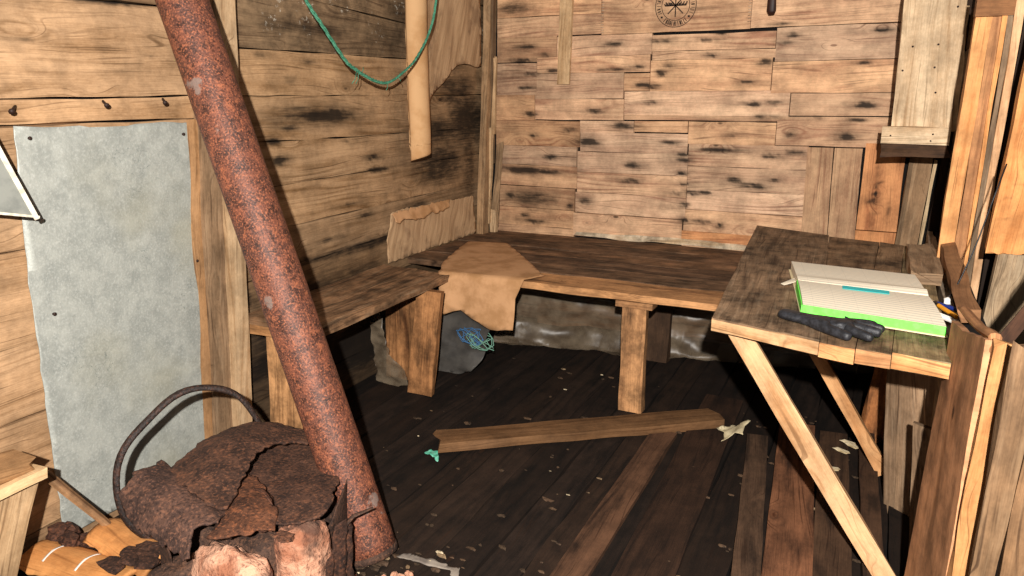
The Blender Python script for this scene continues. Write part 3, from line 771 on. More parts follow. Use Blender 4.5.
one_board('cross_batten', M['leg'], (-.40, 2.35, .648), (.185, 2.35, .648), (0, .07, 0), (0, 0, .03), tb, nu=8, wob=.003, tone=(.7, .6, .5))
one_board('cross_batten', M['leg'], (-.42, 3.1, .648), (.185, 3.1, .648), (0, .07, 0), (0, 0, .03), tb, nu=8, wob=.003, tone=(.7, .6, .5))
one_board('rear_post', M['leg'], (.076, 2.92, -.005), (.126, 2.92, .655), (.085, 0, 0), (0, -.04, 0), tb, nu=16, nv=3, wob=.005, tone=(.95, .68, .48))
one_board('post_slat', M['leg'], (.142, 2.82, -.005), (.170, 2.82, .655), (.026, 0, 0), (0, -.03, 0), tb, nu=12, wob=.004, tone=(.8, .56, .38))

# grey wood block lying at the far right of the table
tag(one_board('wood_block', M['grey'], (.164, 2.60, .720), (.162, 3.10, .720), (.094, .010, 0), (0, 0, .038), None, nu=16, nv=4, wob=.006, tone=(1.05, .92, .80), rag=.02),
    'short thick grey wood block lying on the table behind the open book', 'wood block')

# ------------------------------------------------------------------ the open guest book
book = thing('open_notebook', 'large open ruled notebook with bright green page edges on the table', 'book', (0, 2.3, .70))
def paper_mat():
    k = N('ruled_paper')
    uv = k.n('ShaderNodeUVMap', uv_map='UVMap').outputs[0]
    sp = k.n('ShaderNodeSeparateXYZ'); k.t.links.new(uv, sp.inputs[0])
    w = k.math('FRACT', k.math('MULTIPLY', sp.outputs[1], 15.0))
    l = k.math('MULTIPLY', k.step(k.math('ABSOLUTE', k.math('SUBTRACT', w, .5)), .10, .24, 1, 0), .42)
    w2 = k.math('FRACT', k.math('MULTIPLY', sp.outputs[0], 6.0))
    l2 = k.math('MULTIPLY', k.step(k.math('ABSOLUTE', k.math('SUBTRACT', w2, .5)), .004, .015, 1, 0), .2)
    c = k.mix(k.math('ADD', l, l2, clamp=True), lin('#efe2ca'), lin('#9c958c'))
    k.t.links.new(c, k.b.inputs['Base Color']); k.b.inputs['Roughness'].default_value = .8
    return k.m
M['paper'] = paper_mat()
M['green'] = plain('green_page_dye', '#6cf04e', .6, '#78f25e', 60)
M['cyan'] = plain('cyan_print', '#2fc4c6', .6)
TL, TR, FR, FL = V((-.241, 2.611, .735)), V((.129, 2.575, .735)), V((.157, 2.318, .735)), V((-.193, 2.349, .735))
BL, BR = V((-.153, 2.098, .727)), V((.188, 2.042, .727))
def page(a, b, c, d, prof, zb, name):
    """one side of the book: a,b near edge; c,d far edge; prof adds height along the way"""
    mb = MB(); nu, nv = 12, 16; vs, fs, uvs = [], [], []
    for i in range(nv + 1):
        t = i / nv
        for j in range(nu + 1):
            s = j / nu
            p = a.lerp(b, s).lerp(d.lerp(c, s), t); p.z += prof(t, s); vs.append(p)
    k = len(vs); c_ = nu + 1
    vs += [V((p.x, p.y, zb)) for p in vs]
    for i in range(nv):
        for j in range(nu):
            q = (i * c_ + j, i * c_ + j + 1, (i + 1) * c_ + j + 1, (i + 1) * c_ + j)
            fs.append(q); uvs.append([((x % c_) / nu, (x // c_) / nv) for x in q])
            fs.append(tuple(x + k for x in q[::-1])); uvs.append([(0, 0)] * 4)
    for i in range(nv):
        q = (i * c_, (i + 1) * c_, k + (i + 1) * c_, k + i * c_); fs.append(q); uvs.append([(0, 0)] * 4)
        q = (i * c_ + nu, (i + 1) * c_ + nu, k + (i + 1) * c_ + nu, k + i * c_ + nu); fs.append(q[::-1]); uvs.append([(0, 0)] * 4)
    for j in range(nu):
        q = (j, j + 1, k + j + 1, k + j); fs.append(q[::-1]); uvs.append([(0, 0)] * 4)
        q = (nv * c_ + j, nv * c_ + j + 1, k + nv * c_ + j + 1, k + nv * c_ + j); fs.append(q); uvs.append([(0, 0)] * 4)
    o = mb; mb.add(vs, fs, uvs)
    return mb.build(name, M['paper'], book)
page(BL, BR, FR, FL, lambda t, s: .006 * math.sin(math.pi * t), .703, 'page_block')
page(FL, FR, TR, TL, lambda t, s: (.003 + .006 * s) * math.exp(-((t - .13) / .10) ** 2) + .002 * math.sin(math.pi * t), .702, 'page_block')
# dyed edges: front and left side of the thick block
def slab(name, mat, pts, thick_vec, parent):
    mb = MB(); n = len(pts); tv = V(thick_vec)
    vs = [V(p) for p in pts] + [V(p) + tv for p in pts]
    fs = [tuple(range(n)), tuple(range(2 * n - 1, n - 1, -1))] + [(i, i + n, (i + 1) % n + n, (i + 1) % n) for i in range(n)]
    mb.add(vs, fs)
    o = mb.build(name, mat, parent)
    bm = bmesh.new(); bm.from_mesh(o.data); bmesh.ops.recalc_face_normals(bm, faces=bm.faces[:]); bm.to_mesh(o.data); bm.free()
    return o
o = slab('dyed_page_edge', M['green'], [(BL.x, BL.y, .7275), (BR.x, BR.y, .7275), (BR.x, BR.y, .7045), (BL.x - .002, BL.y, .7045)], (0, -.0025, 0), book); o['label'] = 'bright green dyed front edge of the pages'
o = slab('dyed_page_edge', M['green'], [(BL.x - .001, BL.y - .002, .727), (FL.x - .001, FL.y, .735), (FL.x - .002, FL.y, .705), (BL.x - .002, BL.y - .002, .705)], (-.0025, 0, 0), book); o['label'] = 'bright green dyed side edge of the pages'
M['bookcover'] = plain('cream_cover', '#d6c7a0', .6)
slab('cover', M['bookcover'], [(-.158, 2.092, .7015), (.193, 2.034, .7015), (.164, 2.318, .7015), (.135, 2.582, .7015), (-.248, 2.618, .7015), (-.200, 2.349, .7015)], (0, 0, .003), book)
slab('loose_leaf_corner', M['paper'], [(-.205, 2.47, .716), (-.247, 2.40, .705), (-.235, 2.385, .705), (-.198, 2.41, .716)], (0, 0, .001), book)
slab('printed_strip', M['cyan'], [(-.067, 2.325, .7375), (.058, 2.314, .7378), (.058, 2.268, .7395), (-.064, 2.277, .7395)], (0, 0, .0009), book)

# ------------------------------------------------------------------ black glove on the table's front corner
def skin_thing(name, mat, chains, parent=None, sub=2, rootidx=0):
    """one continuous surface grown round a branching skeleton; chains are lists of (point, radius) that start at an existing point index or None"""
    me = bpy.data.meshes.new(name); vs, es, rs = [], [], []
    for start, ch in chains:
        prev = start
        for p, r in ch:
            vs.append(p); rs.append(r)
            if prev is not None: es.append((prev, len(vs) - 1))
            prev = len(vs) - 1
    me.from_pydata(vs, es, [])
    o = bpy.data.objects.new(name, me); COL.objects.link(o)
    o.modifiers.new('skin', 'SKIN')
    me.skin_vertices.new() if not me.skin_vertices else None
    for i, r in enumerate(rs):
        rr = r if hasattr(r, '__len__') else (r, r)
        me.skin_vertices[0].data[i].radius = rr
        me.skin_vertices[0].data[i].use_root = (i == rootidx)
    s = o.modifiers.new('smooth', 'SUBSURF'); s.levels = sub; s.render_levels = sub
    o.modifiers['skin'].use_smooth_shade = True
    me.materials.append(mat)
    return o
M['glove'] = plain('black_glove', '#17171a', .55, '#2a2b30', 60, spec=.5, bump=.35)
gz = .716
glove = skin_thing('work_glove', M['glove'], [
    (None, [((-.205, 2.035, gz), (.024, .014)), ((-.165, 2.015, gz), (.030, .014)), ((-.125, 2.00, gz), (.027, .015)), ((-.085, 1.985, gz + .002), (.036, .017)), ((-.05, 1.972, gz + .004), (.034, .018))]),
    (4, [((-.02, 1.935, gz + .003), .013), ((.01, 1.915, gz), .0125), ((.028, 1.905, gz - .002), .011)]),
    (4, [((-.01, 1.965, gz + .005), .013), ((.02, 1.953, gz + .004), .013), ((.045, 1.947, gz), .012)]),
    (4, [((-.01, 1.992, gz + .005), .0125), ((.035, 1.985, gz + .005), .0125), ((.052, 1.98, gz), .0115)]),
    (4, [((-.015, 2.015, gz + .003), .0115), ((.02, 2.018, gz + .003), .011), ((.035, 2.012, gz), .010)]),
    (3, [((-.085, 1.945, gz), .014), ((-.05, 1.915, gz - .001), .0135), ((-.022, 1.893, gz - .002), .012)])])
tag(glove, 'limp black glove lying on the front edge of the table below the book', 'glove')

# ------------------------------------------------------------------ pencil, pen and bits right of the book
def rod(name, segs, label, cat, group=None):
    """segs: list of (part name or None, material, p, q, r0, r1)"""
    t = thing(name, label, cat, segs[0][2], group)
    for nm, mat, p, q, r0, r1 in segs:
        mb = MB(); tube(mb, [p, V(p).lerp(V(q), .5), q], [r0, (r0 + r1) / 2, r1], 8); mb.build(nm, mat, t, smooth=False)
    return t
M['yellow'] = plain('yellow_pencil_paint', '#e59a24', .4); M['blackp'] = plain('black_plastic', '#151518', .4); M['white'] = plain('white_plastic', '#e6e2da', .4); M['blue'] = plain('blue_plastic', '#1d2d6e', .4)
a, b = V((.163, 2.372, .712)), V((.222, 2.205, .712))
rod('pencil', [('shaft', M['yellow'], a.lerp(b, .38), b, .006, .006), ('dark_band', M['blackp'], a.lerp(b, .22), a.lerp(b, .38), .0061, .0061), ('wood_tip', M['lath'], a.lerp(b, .22), a, .0058, .0012)],
    'short yellow pencil with a black band lying beside the open book', 'pencil')
a, b = V((.188, 2.185, .711)), V((.214, 2.15, .711))
rod('pen_cap', [('tube', M['white'], (.176, 2.21, .711), (.217, 2.155, .711), .007, .006), ('clip', M['white'], (.180, 2.20, .719), (.208, 2.163, .719), .0018, .0018)], 'small white pen piece between the notebook corner and the pencil', 'pen')
a = V((.212, 2.37, .715))
rod('blue_pen', [('barrel', M['blue'], (.183, 2.33, .712), (.230, 2.28, .712), .006, .006), ('cap', M['blackp'], (.230, 2.28, .712), (.244, 2.265, .712), .0065, .0065)], 'dark blue pen lying across the end of the yellow pencil', 'pen')
mb = MB(); rock(mb, (.209, 2.37, .712), (.009, .011, .011), 3.1, 2, .3)
tag(mb.build('paper_ball', M['white'], None, True), 'tiny crumpled white ball at the end of the black wire', 'paper scrap')
mb = MB(); pts = [(.305, 2.43, 1.10), (.285, 2.44, .98), (.270, 2.43, .90), (.256, 2.42, .84), (.238, 2.41, .775), (.222, 2.395, .73), (.211, 2.385, .718)]
tube(mb, pts, .0022, 6)
tag(mb.build('hanging_wire', M['blackp'], None, True), 'thin black wire hanging down the window surround to the table', 'wire')

# ------------------------------------------------------------------ stovepipe
pipe = MB()
A, B = V((-1.180, 1.470, .015)), V((-1.955, 1.588, 1.96))
A = V((-1.18, 1.47, .015)); D = V((-.630, .088, 1.55)); n = 40
pts = [A + D * (1.2 * i / n) + V((0, 0, 0)) for i in range(n + 1)]
tube(pipe, pts, [.0695 + .0010 * nz(V((i * .4, 2, 3))) for i in range(n + 1)], 36)
sp_ = thing('stovepipe', 'long rusty stovepipe leaning across the room from the floor by the stove', 'pipe', A)
pipe.build('pipe_tube', M['pipe'], sp_, True)
mb = MB(); tube(mb, [A + D * .0, A + D * .012], .071, 36); mb.build('rim_bead', M['rust'], sp_, True)
mb = MB(); tube(mb, [A + D * .0 + V((.06, -.03, .02)), A + D * .35 + V((.05, -.045, 0))], .003, 6)

# ------------------------------------------------------------------ zinc sheet on the left wall
def zinc_mat():
    k = N('zinc_sheet_metal'); o = k.objco()
    n1 = k.noise(o, 16, 6, .75); n2 = k.noise(o, 150, 3, .65); n3 = k.noise(o, 3, 3, .5)
    c = k.mix(k.step(n1, .35, .68), lin('#8f928c'), lin('#a8aaa2'))
    c = k.mix(k.math('MULTIPLY', k.step(n2, .45, .75), .5), c, lin('#c2c4bd'))
    c = k.mix(k.math('MULTIPLY', k.step(n3, .5, .75), .35), c, lin('#9a9478'))
    ve = k.n('ShaderNodeTexVoronoi', feature='DISTANCE_TO_EDGE'); ve.inputs['Scale'].default_value = 7
    wv = k.n('ShaderNodeVectorMath', operation='ADD'); k.t.links.new(o, wv.inputs[0])
    ns = k.n('ShaderNodeTexNoise'); ns.inputs['Scale'].default_value = 8; ns.inputs['Detail'].default_value = 5; k.t.links.new(o, ns.inputs['Vector']); k.t.links.new(ns.outputs[1], wv.inputs[1]); k.t.links.new(wv.outputs[0], ve.inputs['Vector'])
    cr = k.math('MULTIPLY', k.step(ve.outputs['Distance'], .0, .02, 1, 0), k.step(k.noise(o, 5, 2), .52, .62))
    c = k.mix(k.math('MULTIPLY', cr, .55), c, lin('#55605e'))
    k.t.links.new(c, k.b.inputs['Base Color']); k.b.inputs['Roughness'].default_value = .55; k.b.inputs['Metallic'].default_value = .15; k.b.inputs['Specular IOR Level'].default_value = .4
    k.bump(k.math('ADD', n1, k.math('MULTIPLY', n2, .3)), .35, .006)
    return k.m
M['zinc'] = zinc_mat()
zs = thing('zinc_sheet', 'tall dull grey zinc sheet nailed on the left wall behind the stove', 'metal sheet', (-2.05, 1.43, .05))
ol = ragged([(1.182, 1.218), (1.165, 1.0), (1.150, .80), (1.148, .65), (1.135, .45), (1.122, .03), (1.70, .03), (1.70, .24), (1.715, .6), (1.735, .9), (1.742, 1.205), (1.60, 1.212), (1.45, 1.205), (1.3, 1.212)], .005, .03, 2)
sheet('metal_panel', M['zinc'], ol, lambda y, z: V((-2.046 + .004 * nz(V((y * 4, z * 3, 1))) + .0012 * nz(V((y * 25, z * 25, 4))), y, z)), .0025, .03, zs)
for y, z in ((1.215, 1.185), (1.705, 1.170), (1.20, .70), (1.70, .75)):
    mb = MB(); tube(mb, [(-2.05, y, z), (-2.038, y, z), (-2.036, y, z)], [.0025, .0055, .003], 8); mb.build('nail', M['nail'], zs, True)
for y, z, l in ((1.228, 1.243, .05), (1.485, 1.262, .012), (1.655, 1.262, .02)):
    pass
for i, (y, z, dy) in enumerate(((1.205, 1.268, -.03), (1.455, 1.278, -.012), (1.66, 1.282, -.018))):
    mb = MB(); tube(mb, [(-2.062, y, z), (-2.03, y + dy, z - .012)], .004, 7); tube(mb, [(-2.03, y + dy, z - .012), (-2.026, y + dy * 1.1, z - .0135)], .0075, 8)
    tag(mb.build('bent_nail', M['nail'], None, True), ['bent nail in the left wall over the sheet, beside its left top corner', 'nail in the left wall over the middle of the zinc sheet', 'nail in the left wall above the sheet, beside the stovepipe'][i], 'nail', 'nails above the zinc sheet')

# ------------------------------------------------------------------ triangular grey panel with a pale rim, far left
tri = thing('corner_panel', 'grey triangular panel with a pale rim jutting in at the left edge of the picture', 'panel', (-1.97, 1.05, 1.05))
pz = plain('panel_grey', '#6f716c', .5, '#85867f', 12)
def triside(): pass
A3, B3, C3 = V((-1.985, 1.020, 1.430)), V((-1.965, 1.160, .985)), V((-1.985, .88, 1.055))
slab('panel_face', pz, [A3, B3, C3], (.004, -.002, 0), tri)
rimm = plain('pale_rim', '#d9d2c2', .5, '#b8ae9a', 40)
for p, q, w in ((A3, B3, .014), (C3, B3, .006)):
    p, q = V(p), V(q); nrm = V((1, -.5, 0)).normalized()
    dd = (q - p).normalized(); cen = (A3 + B3 + C3) / 3
    inn = (cen - p) - dd * (cen - p).dot(dd); inn.normalize()
    one_board('rim', rimm, p + inn * w / 2 + V((.004, -.002, 0)), q + inn * w / 2 + V((.004, -.002, 0)), inn * w, (.012, -.006, 0), tri, nu=6, wob=.001)

# ------------------------------------------------------------------ small sawhorse at the left edge
sh = thing('sawhorse', 'pale wooden trestle end with a slanting leg at the left edge, before the wall', 'sawhorse', (-1.88, .85, 0))
one_board('top_beam', M['left'], (-1.90, .55, .425), (-1.885, .968, .385), (.02, 0, .062), (.08, 0, 0), sh, nu=12, nv=3, wob=.008, tone=(.66, .58, .49), rag=.02)
one_board('crosspiece', M['pale'], (-1.87, .60, .345), (-1.862, .985, .360), (.0, .006, .026), (.07, 0, 0), sh, nu=8, wob=.003, tone=(1.0, .86, .66), rag=.008)
one_board('leg', M['pale'], (-1.87, .940, .35), (-1.87, .79, -.01), (0, .075, -.03), (.03, 0, 0), sh, nu=12, nv=2, wob=.003, tone=(.72, .6, .47))
one_board('leg', M['pale'], (-1.87, .50, .35), (-1.87, .42, -.01), (0, .075, 0), (.03, 0, 0), sh, nu=8, wob=.003, tone=(.72, .6, .47))
mb = MB(); tube(mb, [(-1.985, 1.065, .285), (-1.95, 1.105, .205), (-1.91, 1.155, .110), (-1.875, 1.20, .012)], [.014, .013, .012, .011], 7)
tag(mb.build('wooden_stick', M['leg'], None, False), 'thin whittled stick leaning on the zinc sheet beside the trestle', 'stick')

# ------------------------------------------------------------------ rusted barrel stove
CX, CY = -1.425, 1.285
RX, TX = V((.895, .446, 0)), V((.446, -.895, 0))          # room directions: along, and out into the room
def L3(a, b, z): return V((CX, CY, 0)) + RX * a + TX * b + V((0, 0, z))
stv = thing('barrel_stove', 'collapsed stove of rusted sheet iron and clay at the foot of the stovepipe', 'stove', (CX, CY, 0))
def clay_mat():
    k = N('fired_clay'); o = k.objco()
    n1 = k.noise(o, 10, 5, .65); n2 = k.noise(o, 70, 3, .6)
    c = k.mix(k.step(n1, .36, .62), lin('#8f5a40'), lin('#c49478'))
    c = k.mix(k.math('MULTIPLY', k.step(n2, .55, .7), .7), c, lin('#5a2f20'))
    c = k.mix(k.math('MULTIPLY', k.step(k.noise(o, 6, 4, .6), .56, .66), .8), c, lin('#2b1a13'))
    k.t.links.new(c, k.b.inputs['Base Color']); k.b.inputs['Roughness'].default_value = .9; k.bump(k.math('ADD', n1, n2), .8, .012)
    return k.m
M['clay'] = clay_mat()
mb = MB(); rock(mb, L3(.02, .0, .10), (.19, .19, .14), 5.5, 4, .16, 6, flat_bottom=-.01); mb.build('clay_core', M['rust'], stv, True)
for i, (a, b, z, r) in enumerate(((.01, .228, .128, (.12, .05, .105)), (.165, .165, .125, (.06, .06, .145)), (-.12, .20, .07, (.08, .06, .10)))):
    mb = MB(); rock(mb, L3(a, b, z), r, 11.3 + i * 3.7, 4, .22, 7, flat_bottom=-.01); o = mb.build('clay_lining', M['clay'] if i < 2 else M['rust'], stv, True)
    if i < 2: o['label'] = 'pinkish orange baked clay lining'
# the rusted shell round the back and sides (local angle from 'along' towards the viewer)
R0 = .245
def shell_fn(u, v):
    a = u / R0; r = R0 * (1 + .03 * nz(V((u * 9, v * 9, 0))) + .01 * nz(V((u * 30, v * 30, 5))))
    return L3(math.cos(a) * r, math.sin(a) * r, v)
a0, a1 = math.radians(125), math.radians(395)
ol = ragged([(R0 * a0, .0), (R0 * a1, .0), (R0 * (a1 - .06), .20), (R0 * (a1 - .5), .265), (R0 * (a0 + 1.0), .275), (R0 * (a0 + .1), .25)], .012, .02, 5)
sheet('shell', M['rust'], ol, shell_fn, .004, .02, stv, tone=(.8, .75, .72))
# lid plate, still in place on the right
ol = ragged([(-.06, -.24), (.08, -.27), (.154, -.175), (.222, -.02), (.238, .115), (.222, .155), (.175, .185), (.10, .19), (.03, .17), (-.06, .12)], .012, .016, 9)
sheet('lid_plate', M['rust'], ol, lambda u, v: L3(u, v, .278 + .010 * nz(V((u * 7, v * 7, 2))) + .004 * nz(V((u * 34, v * 34, 2)))), .006, .015, stv, tone=(1.05, .92, .85))
# bulging torn top sheet
ol = ragged([(-.205, .05), (-.225, -.03), (-.215, -.11), (-.185, -.19), (-.145, -.245), (-.09, -.275), (-.02, -.275), (.06, -.250), (.125, -.195), (.10, -.172), (.055, -.150), (.015, -.112), (-.002, -.047), (-.005, .014), (.0, .090), (-.002, .185), (-.06, .165), (-.14, .095)], .013, .012, 3)
def dome(u, v):
    h = .050 * math.exp(-((u + .07) / .13) ** 2 - ((v + .08) / .22) ** 2)
    return L3(u, v, .305 + h + .006 * nz(V((u * 12, v * 12, 7))) + .003 * nz(V((u * 50, v * 50, 7))))
sheet('top_sheet', M['rust'], ol, dome, .007, .012, stv, tone=(1.15, 1.0, .9))
# broad rolled fragment at the left: a shallow gutter lying upside down
ol = ragged([(-.10, -.14), (-.06, -.20), (-.02, -.175), (.03, -.185), (.10, -.15), (.12, -.05), (.115, .10), (.10, .165), (.05, .14), (.0, .165), (-.06, .13), (-.09, .14), (-.095, 0)], .018, .010, 13)
rd = (RX * .80 + TX * .60).normalized(); rn = (TX * .80 - RX * .60).normalized()
def roll(u, v):
    a = u / .088
    r = .090 + .003 * nz(V((u * 20, v * 20, 1)))
    return L3(-.138, .130, .308) + rd * v + rn * (math.sin(a) * r) + V((0, 0, math.cos(a) * r - .068 - .10 * (v + .1) + .006 * nz(V((u * 40, v * 40, 1))) + .012 * max(0, -v - .1) * 10 * max(0, -u) * 10))
sheet('rolled_fragment', M['rust'], ol, roll, .006, .012, stv, tone=(1.25, 1.22, 1.3))
# curled flap in the middle and torn strips at the right
ol = ragged([(-.03, .12), (-.02, -.02), (.05, .05), (.11, .15), (.12, .21), (.05, .25), (-.02, .25)], .012, .013, 17)
sheet('inner_flap', M['rust'], ol, lambda u, v: L3(u, v, .290 + .012 * math.sin((u + .05) * 20) - .25 * max(0, v - .17) + .006 * nz(V((u * 20, v * 20, 9)))), .005, .012, stv, tone=(1.55, 1.15, .85))
ol = ragged([(-.06, -.006), (0, -.010), (.05, -.004), (.06, .006), (0, .012), (-.05, .01)], .005, .01, 27)
sheet('inner_flap', M['rust'], ol, lambda u, v: L3(.055 + u * .8, .10 + u * .9 + v, .302 + .02 * math.sin(u * 30 + 1) + .3 * v), .004, .01, stv, tone=(1.3, 1.0, .85))
for i, (a0, b0, a1, z1, w) in enumerate(((.235, .125, .262, .24, .05), (.262, .09, .270, .22, .03), (.215, .15, .235, .16, .035))):
    ol = ragged([(-w / 2, 0), (w / 2, 0), (w * .42, z1 * .6), (w * .2, z1), (-w * .4, z1 * .95)], .006, .012, 21 + i)
    sheet('torn_strip', M['rust'], ol, lambda u, v, a0=a0, b0=b0, a1=a1, z1=z1: L3(a0 + (a1 - a0) * v / z1 + u * .8, b0 - u * .6 + .01 * math.sin(v * 20), v), .004, .014, stv, tone=(.8, .65, .58))
mb = MB(); tube(mb, [L3(.25, .11, .20), L3(.285, .09, .235), L3(.335, .075, .25)], [.010, .008, .004], 7, flat=.4); mb.build('torn_strip', M['rust'], stv, True)
for i in range(9):
    r3 = random.Random(60 + i); a_, b_ = r3.uniform(-.02, .2), r3.uniform(.10, .20)
    mb = MB(); rock(mb, L3(a_, b_ + .02, .268 - .25 * max(0, b_ - .15)), (r3.uniform(.012, .026), r3.uniform(.010, .02), r3.uniform(.008, .014)), i * 3.1, 2, .5, tone=r3.choice([(1.2, .9, .75), (.8, .65, .6), (1.6, 1.3, 1.1)]))
    mb.build('rust_lump' if i % 3 else 'clay_lump', M['rust'] if i % 3 else M['clay'], stv)
mb = MB(); rock(mb, L3(.215, -.165, .312), (.009, .009, .011), 8, 2, .2)
tag(mb.build('red_plastic_bit', plain('red_plastic', '#c3201c', .5), None, True), 'tiny red scrap on the stove lid against the stovepipe', 'scrap')

# iron hoop standing behind the stove
hp = []
HX = RX * .82 - TX * .57; HU = V((0, 0, .966)) - TX * .22
for i in range(64):
    a = 2 * math.pi * i / 64
    r = 1 + .025 * math.cos(4 * a + .6) + .012 * math.cos(7 * a)
    hp.append(V((-1.695, 1.322, .245)) + HX * (.205 * r * math.cos(a)) + HU * (.228 * r * math.sin(a)))
mb = MB(); tube(mb, hp, [.0105 + .0015 * nz(V((i * .3, 0, 0))) for i in range(64)], 8, closed=True, caps=False, flat=.7)
tag(mb.build('iron_hoop', M['hoop'], None, True), 'dark iron barrel hoop standing upright behind the collapsed stove', 'hoop')

# ------------------------------------------------------------------ orange broken pieces, bottom left
M['tile'] = wood('orange_curved_wood', '#d09c66', '#a8703f', grain=.5, blotch=.35, blotch_col='#4a2512')
def curved_piece(c, ax, w, L, rise, name, label, tone, tilt=.0, marks=()):
    c, ax = V(c), V(ax).normalized(); sd = V((-ax.y, ax.x, 0)).normalized()
    t = thing(name, label, 'wood piece', (c.x, c.y, 0), 'orange broken pieces by the stove')
    ol = ragged([(-L / 2, -w / 2), (L / 2, -w / 2), (L / 2, w / 2), (-L / 2, w / 2)], .007, .02, c.x * 9)
    fn = lambda u, v: c + ax * u + sd * v + V((0, 0, rise * (1 - (2 * v / w) ** 2) + tilt * u))
    sheet('curved_slab', M['tile'], ol, fn, .014, .02, t, tone=tone)
    for m_, w_ in marks:
        mo = [(m_ - .003, -w_), (m_ + .004, -w_), (m_ + .003, w_ * .2), (m_ + .006, w_), (m_ - .002, w_), (m_ - .004, 0)]
        sheet('white_mark', M['white'], mo, lambda u, v: fn(u, v) + V((0, 0, .0085)), .001, .01, t)
    return t
curved_piece((-1.845, 1.045, .035), (.93, .1, 0), .13, .36, .03, 'broken_board', 'curved orange broken board with two white scratch marks, lowest by the stove', (1.0, .88, .75), .0, ((-.10, .04), (.02, .04)))
curved_piece((-1.775, 1.150, .055), (.95, -.12, 0), .12, .30, .03, 'broken_board', 'plain orange curved board piece leaning at the foot of the zinc sheet', (1.05, .92, .78), .0)
mb = MB()
for i in range(12):
    a = random.random() * 6.28; rock(mb, (-1.70 + .09 * math.cos(a) * random.random(), 1.09 + .05 * math.sin(a), .085 + random.uniform(0, .01)), (.03, .022, .008), i * 2.3, 2, .5, tone=(.8, .7, .65))
tag(mb.build('rust_flakes', M['rust'], None, False), 'heap of dark rust flakes lying on the orange boards', 'rust flakes', None, 'stuff')
mb = MB()
for i in range(10):
    rock(mb, (-2.0 + random.uniform(-.04, .05), 1.10 + random.uniform(-.03, .03), .035 + random.uniform(0, .04)), (.03, .022, .02), i * 1.3 + 40, 2, .5, tone=(1, .8, .7))
tag(mb.build('rust_crumbs', M['rust'], None, False), 'brown crumbled rust at the bottom of the zinc sheet', 'rust flakes', None, 'stuff')

# ------------------------------------------------------------------ cardboard over the bench corner
M['card'] = plain('brown_cardboard', '#c2946a', .8, '#a67b52', 9, bump=.35)
EDGE = 2.742
ol = ragged([(-1.95, 3.38), (-1.735, 3.415), (-1.60, 3.26), (-1.27, 2.85), (-1.31, EDGE), (-1.345, 2.66), (-1.352, 2.58), (-1.358, 2.52), (-1.47, 2.505), (-1.56, 2.545), (-1.62, 2.575), (-1.655, 2.570), (-1.69, 2.555), (-1.725, 2.575), (-1.715, EDGE - .03), (-1.745, EDGE + .03), (-1.79, 2.84), (-1.87, 3.1)], .006, .03, 6)
def card(u, v):
    if v >= EDGE:
        return V((u, v, .5185 + .006 * nz(V((u * 4, v * 4, 3))) + .004 * max(0, math.sin((v - 2.8) * 9 + u * 4))))
    s = EDGE - v
    curl = .03 * math.exp(-((u + 1.70) / .035) ** 2)
    return V((u, EDGE - .012 * min(1, s / .02) - .05 * s * s * 8 * .3 - curl + .006 * nz(V((u * 9, v * 9, 5))), .5185 - s))
tag(sheet('cardboard_sheet', M['card'], ol, card, .004, .03), 'torn piece of brown cardboard draped over the bench corner', 'cardboard')

# ------------------------------------------------------------------ building paper on the left wall
M['kraft'] = plain('building_paper', '#cfa476', .85, '#bb8e60', 7, bump=.15)
def stained_paper():
    k = N('stained_paper'); o = k.objco()
    sp = k.n('ShaderNodeSeparateXYZ'); k.t.links.new(o, sp.inputs[0])
    y, z = sp.outputs[1], sp.outputs[2]
    st = k.noise(k.vec(k.math('MULTIPLY', k.math('ADD', y, k.math('MULTIPLY', z, -.35)), 26.0), k.math('MULTIPLY', z, 3.0)), 1, 4, .6)
    bl = k.noise(o, 7, 4, .6)
    c = k.mix(k.step(st, .36, .74), lin('#bf9c76'), lin('#9a7855'))
    c = k.mix(k.math('MULTIPLY', k.step(bl, .50, .70), .6), c, lin('#6e5138'))
    k.t.links.new(c, k.b.inputs['Base Color']); k.b.inputs['Roughness'].default_value = .9; k.bump(st, .5, .012)
    return k.m
M['kraftd'] = stained_paper()
bp = thing('building_paper', 'torn brown building paper hanging high on the left wall, its loose edge rolled', 'paper', (-2.04, 3.3, 1.2))
ol = ragged([(3.10, 1.80), (3.69, 1.80), (3.69, 1.43), (3.62, 1.425), (3.54, 1.440), (3.46, 1.435), (3.38, 1.398), (3.30, 1.345), (3.25, 1.32), (3.20, 1.29), (3.16, 1.25), (3.13, 1.25)], .007, .025, 8)
sheet('torn_sheet', M['kraftd'], ol, lambda y, z: V((-2.026 + .012 * math.sin(y * 34 + z * 5) * max(0, z - 1.3) + .006 * nz(V((y * 6, z * 6, 4))), y, z)), .0015, .03, bp, tone=(1, 1, 1))
ol = ragged([(-.0, .98), (.115, .985), (.23, 1.02), (.225, 1.82), (0, 1.82)], .005, .03, 4)
def rollp(u, z):
    t = u / .045
    return V((-1.992 + .053 * math.sin(t - .3) + .004 * nz(V((z * 5, u, 2))), 3.005 - .058 * math.cos(t - .3) + .02 * (z - 1.4) * .2, z + (.03 * math.sin(t * .5) if z < 1.05 else 0)))
sheet('rolled_edge', M['kraft'], ol, rollp, .0015, .012, bp)
ol = ragged([(2.815, .748), (2.90, .757), (3.08, .745), (3.27, .742), (3.61, .727), (3.63, .515), (3.15, .515), (2.775, .515)], .012, .02, 14)
lp = thing('paper_scrap', 'stained torn paper strip low on the left wall just above the bench', 'paper', (-2.05, 3.2, .52))
sheet('strip', M['kraftd'], ol, lambda y, z: V((-2.045 + .006 * nz(V((y * 7, z * 7, 1))) + .008 * math.sin(y * 22 + z * 30) * .5, y, z)), .0015, .025, lp)
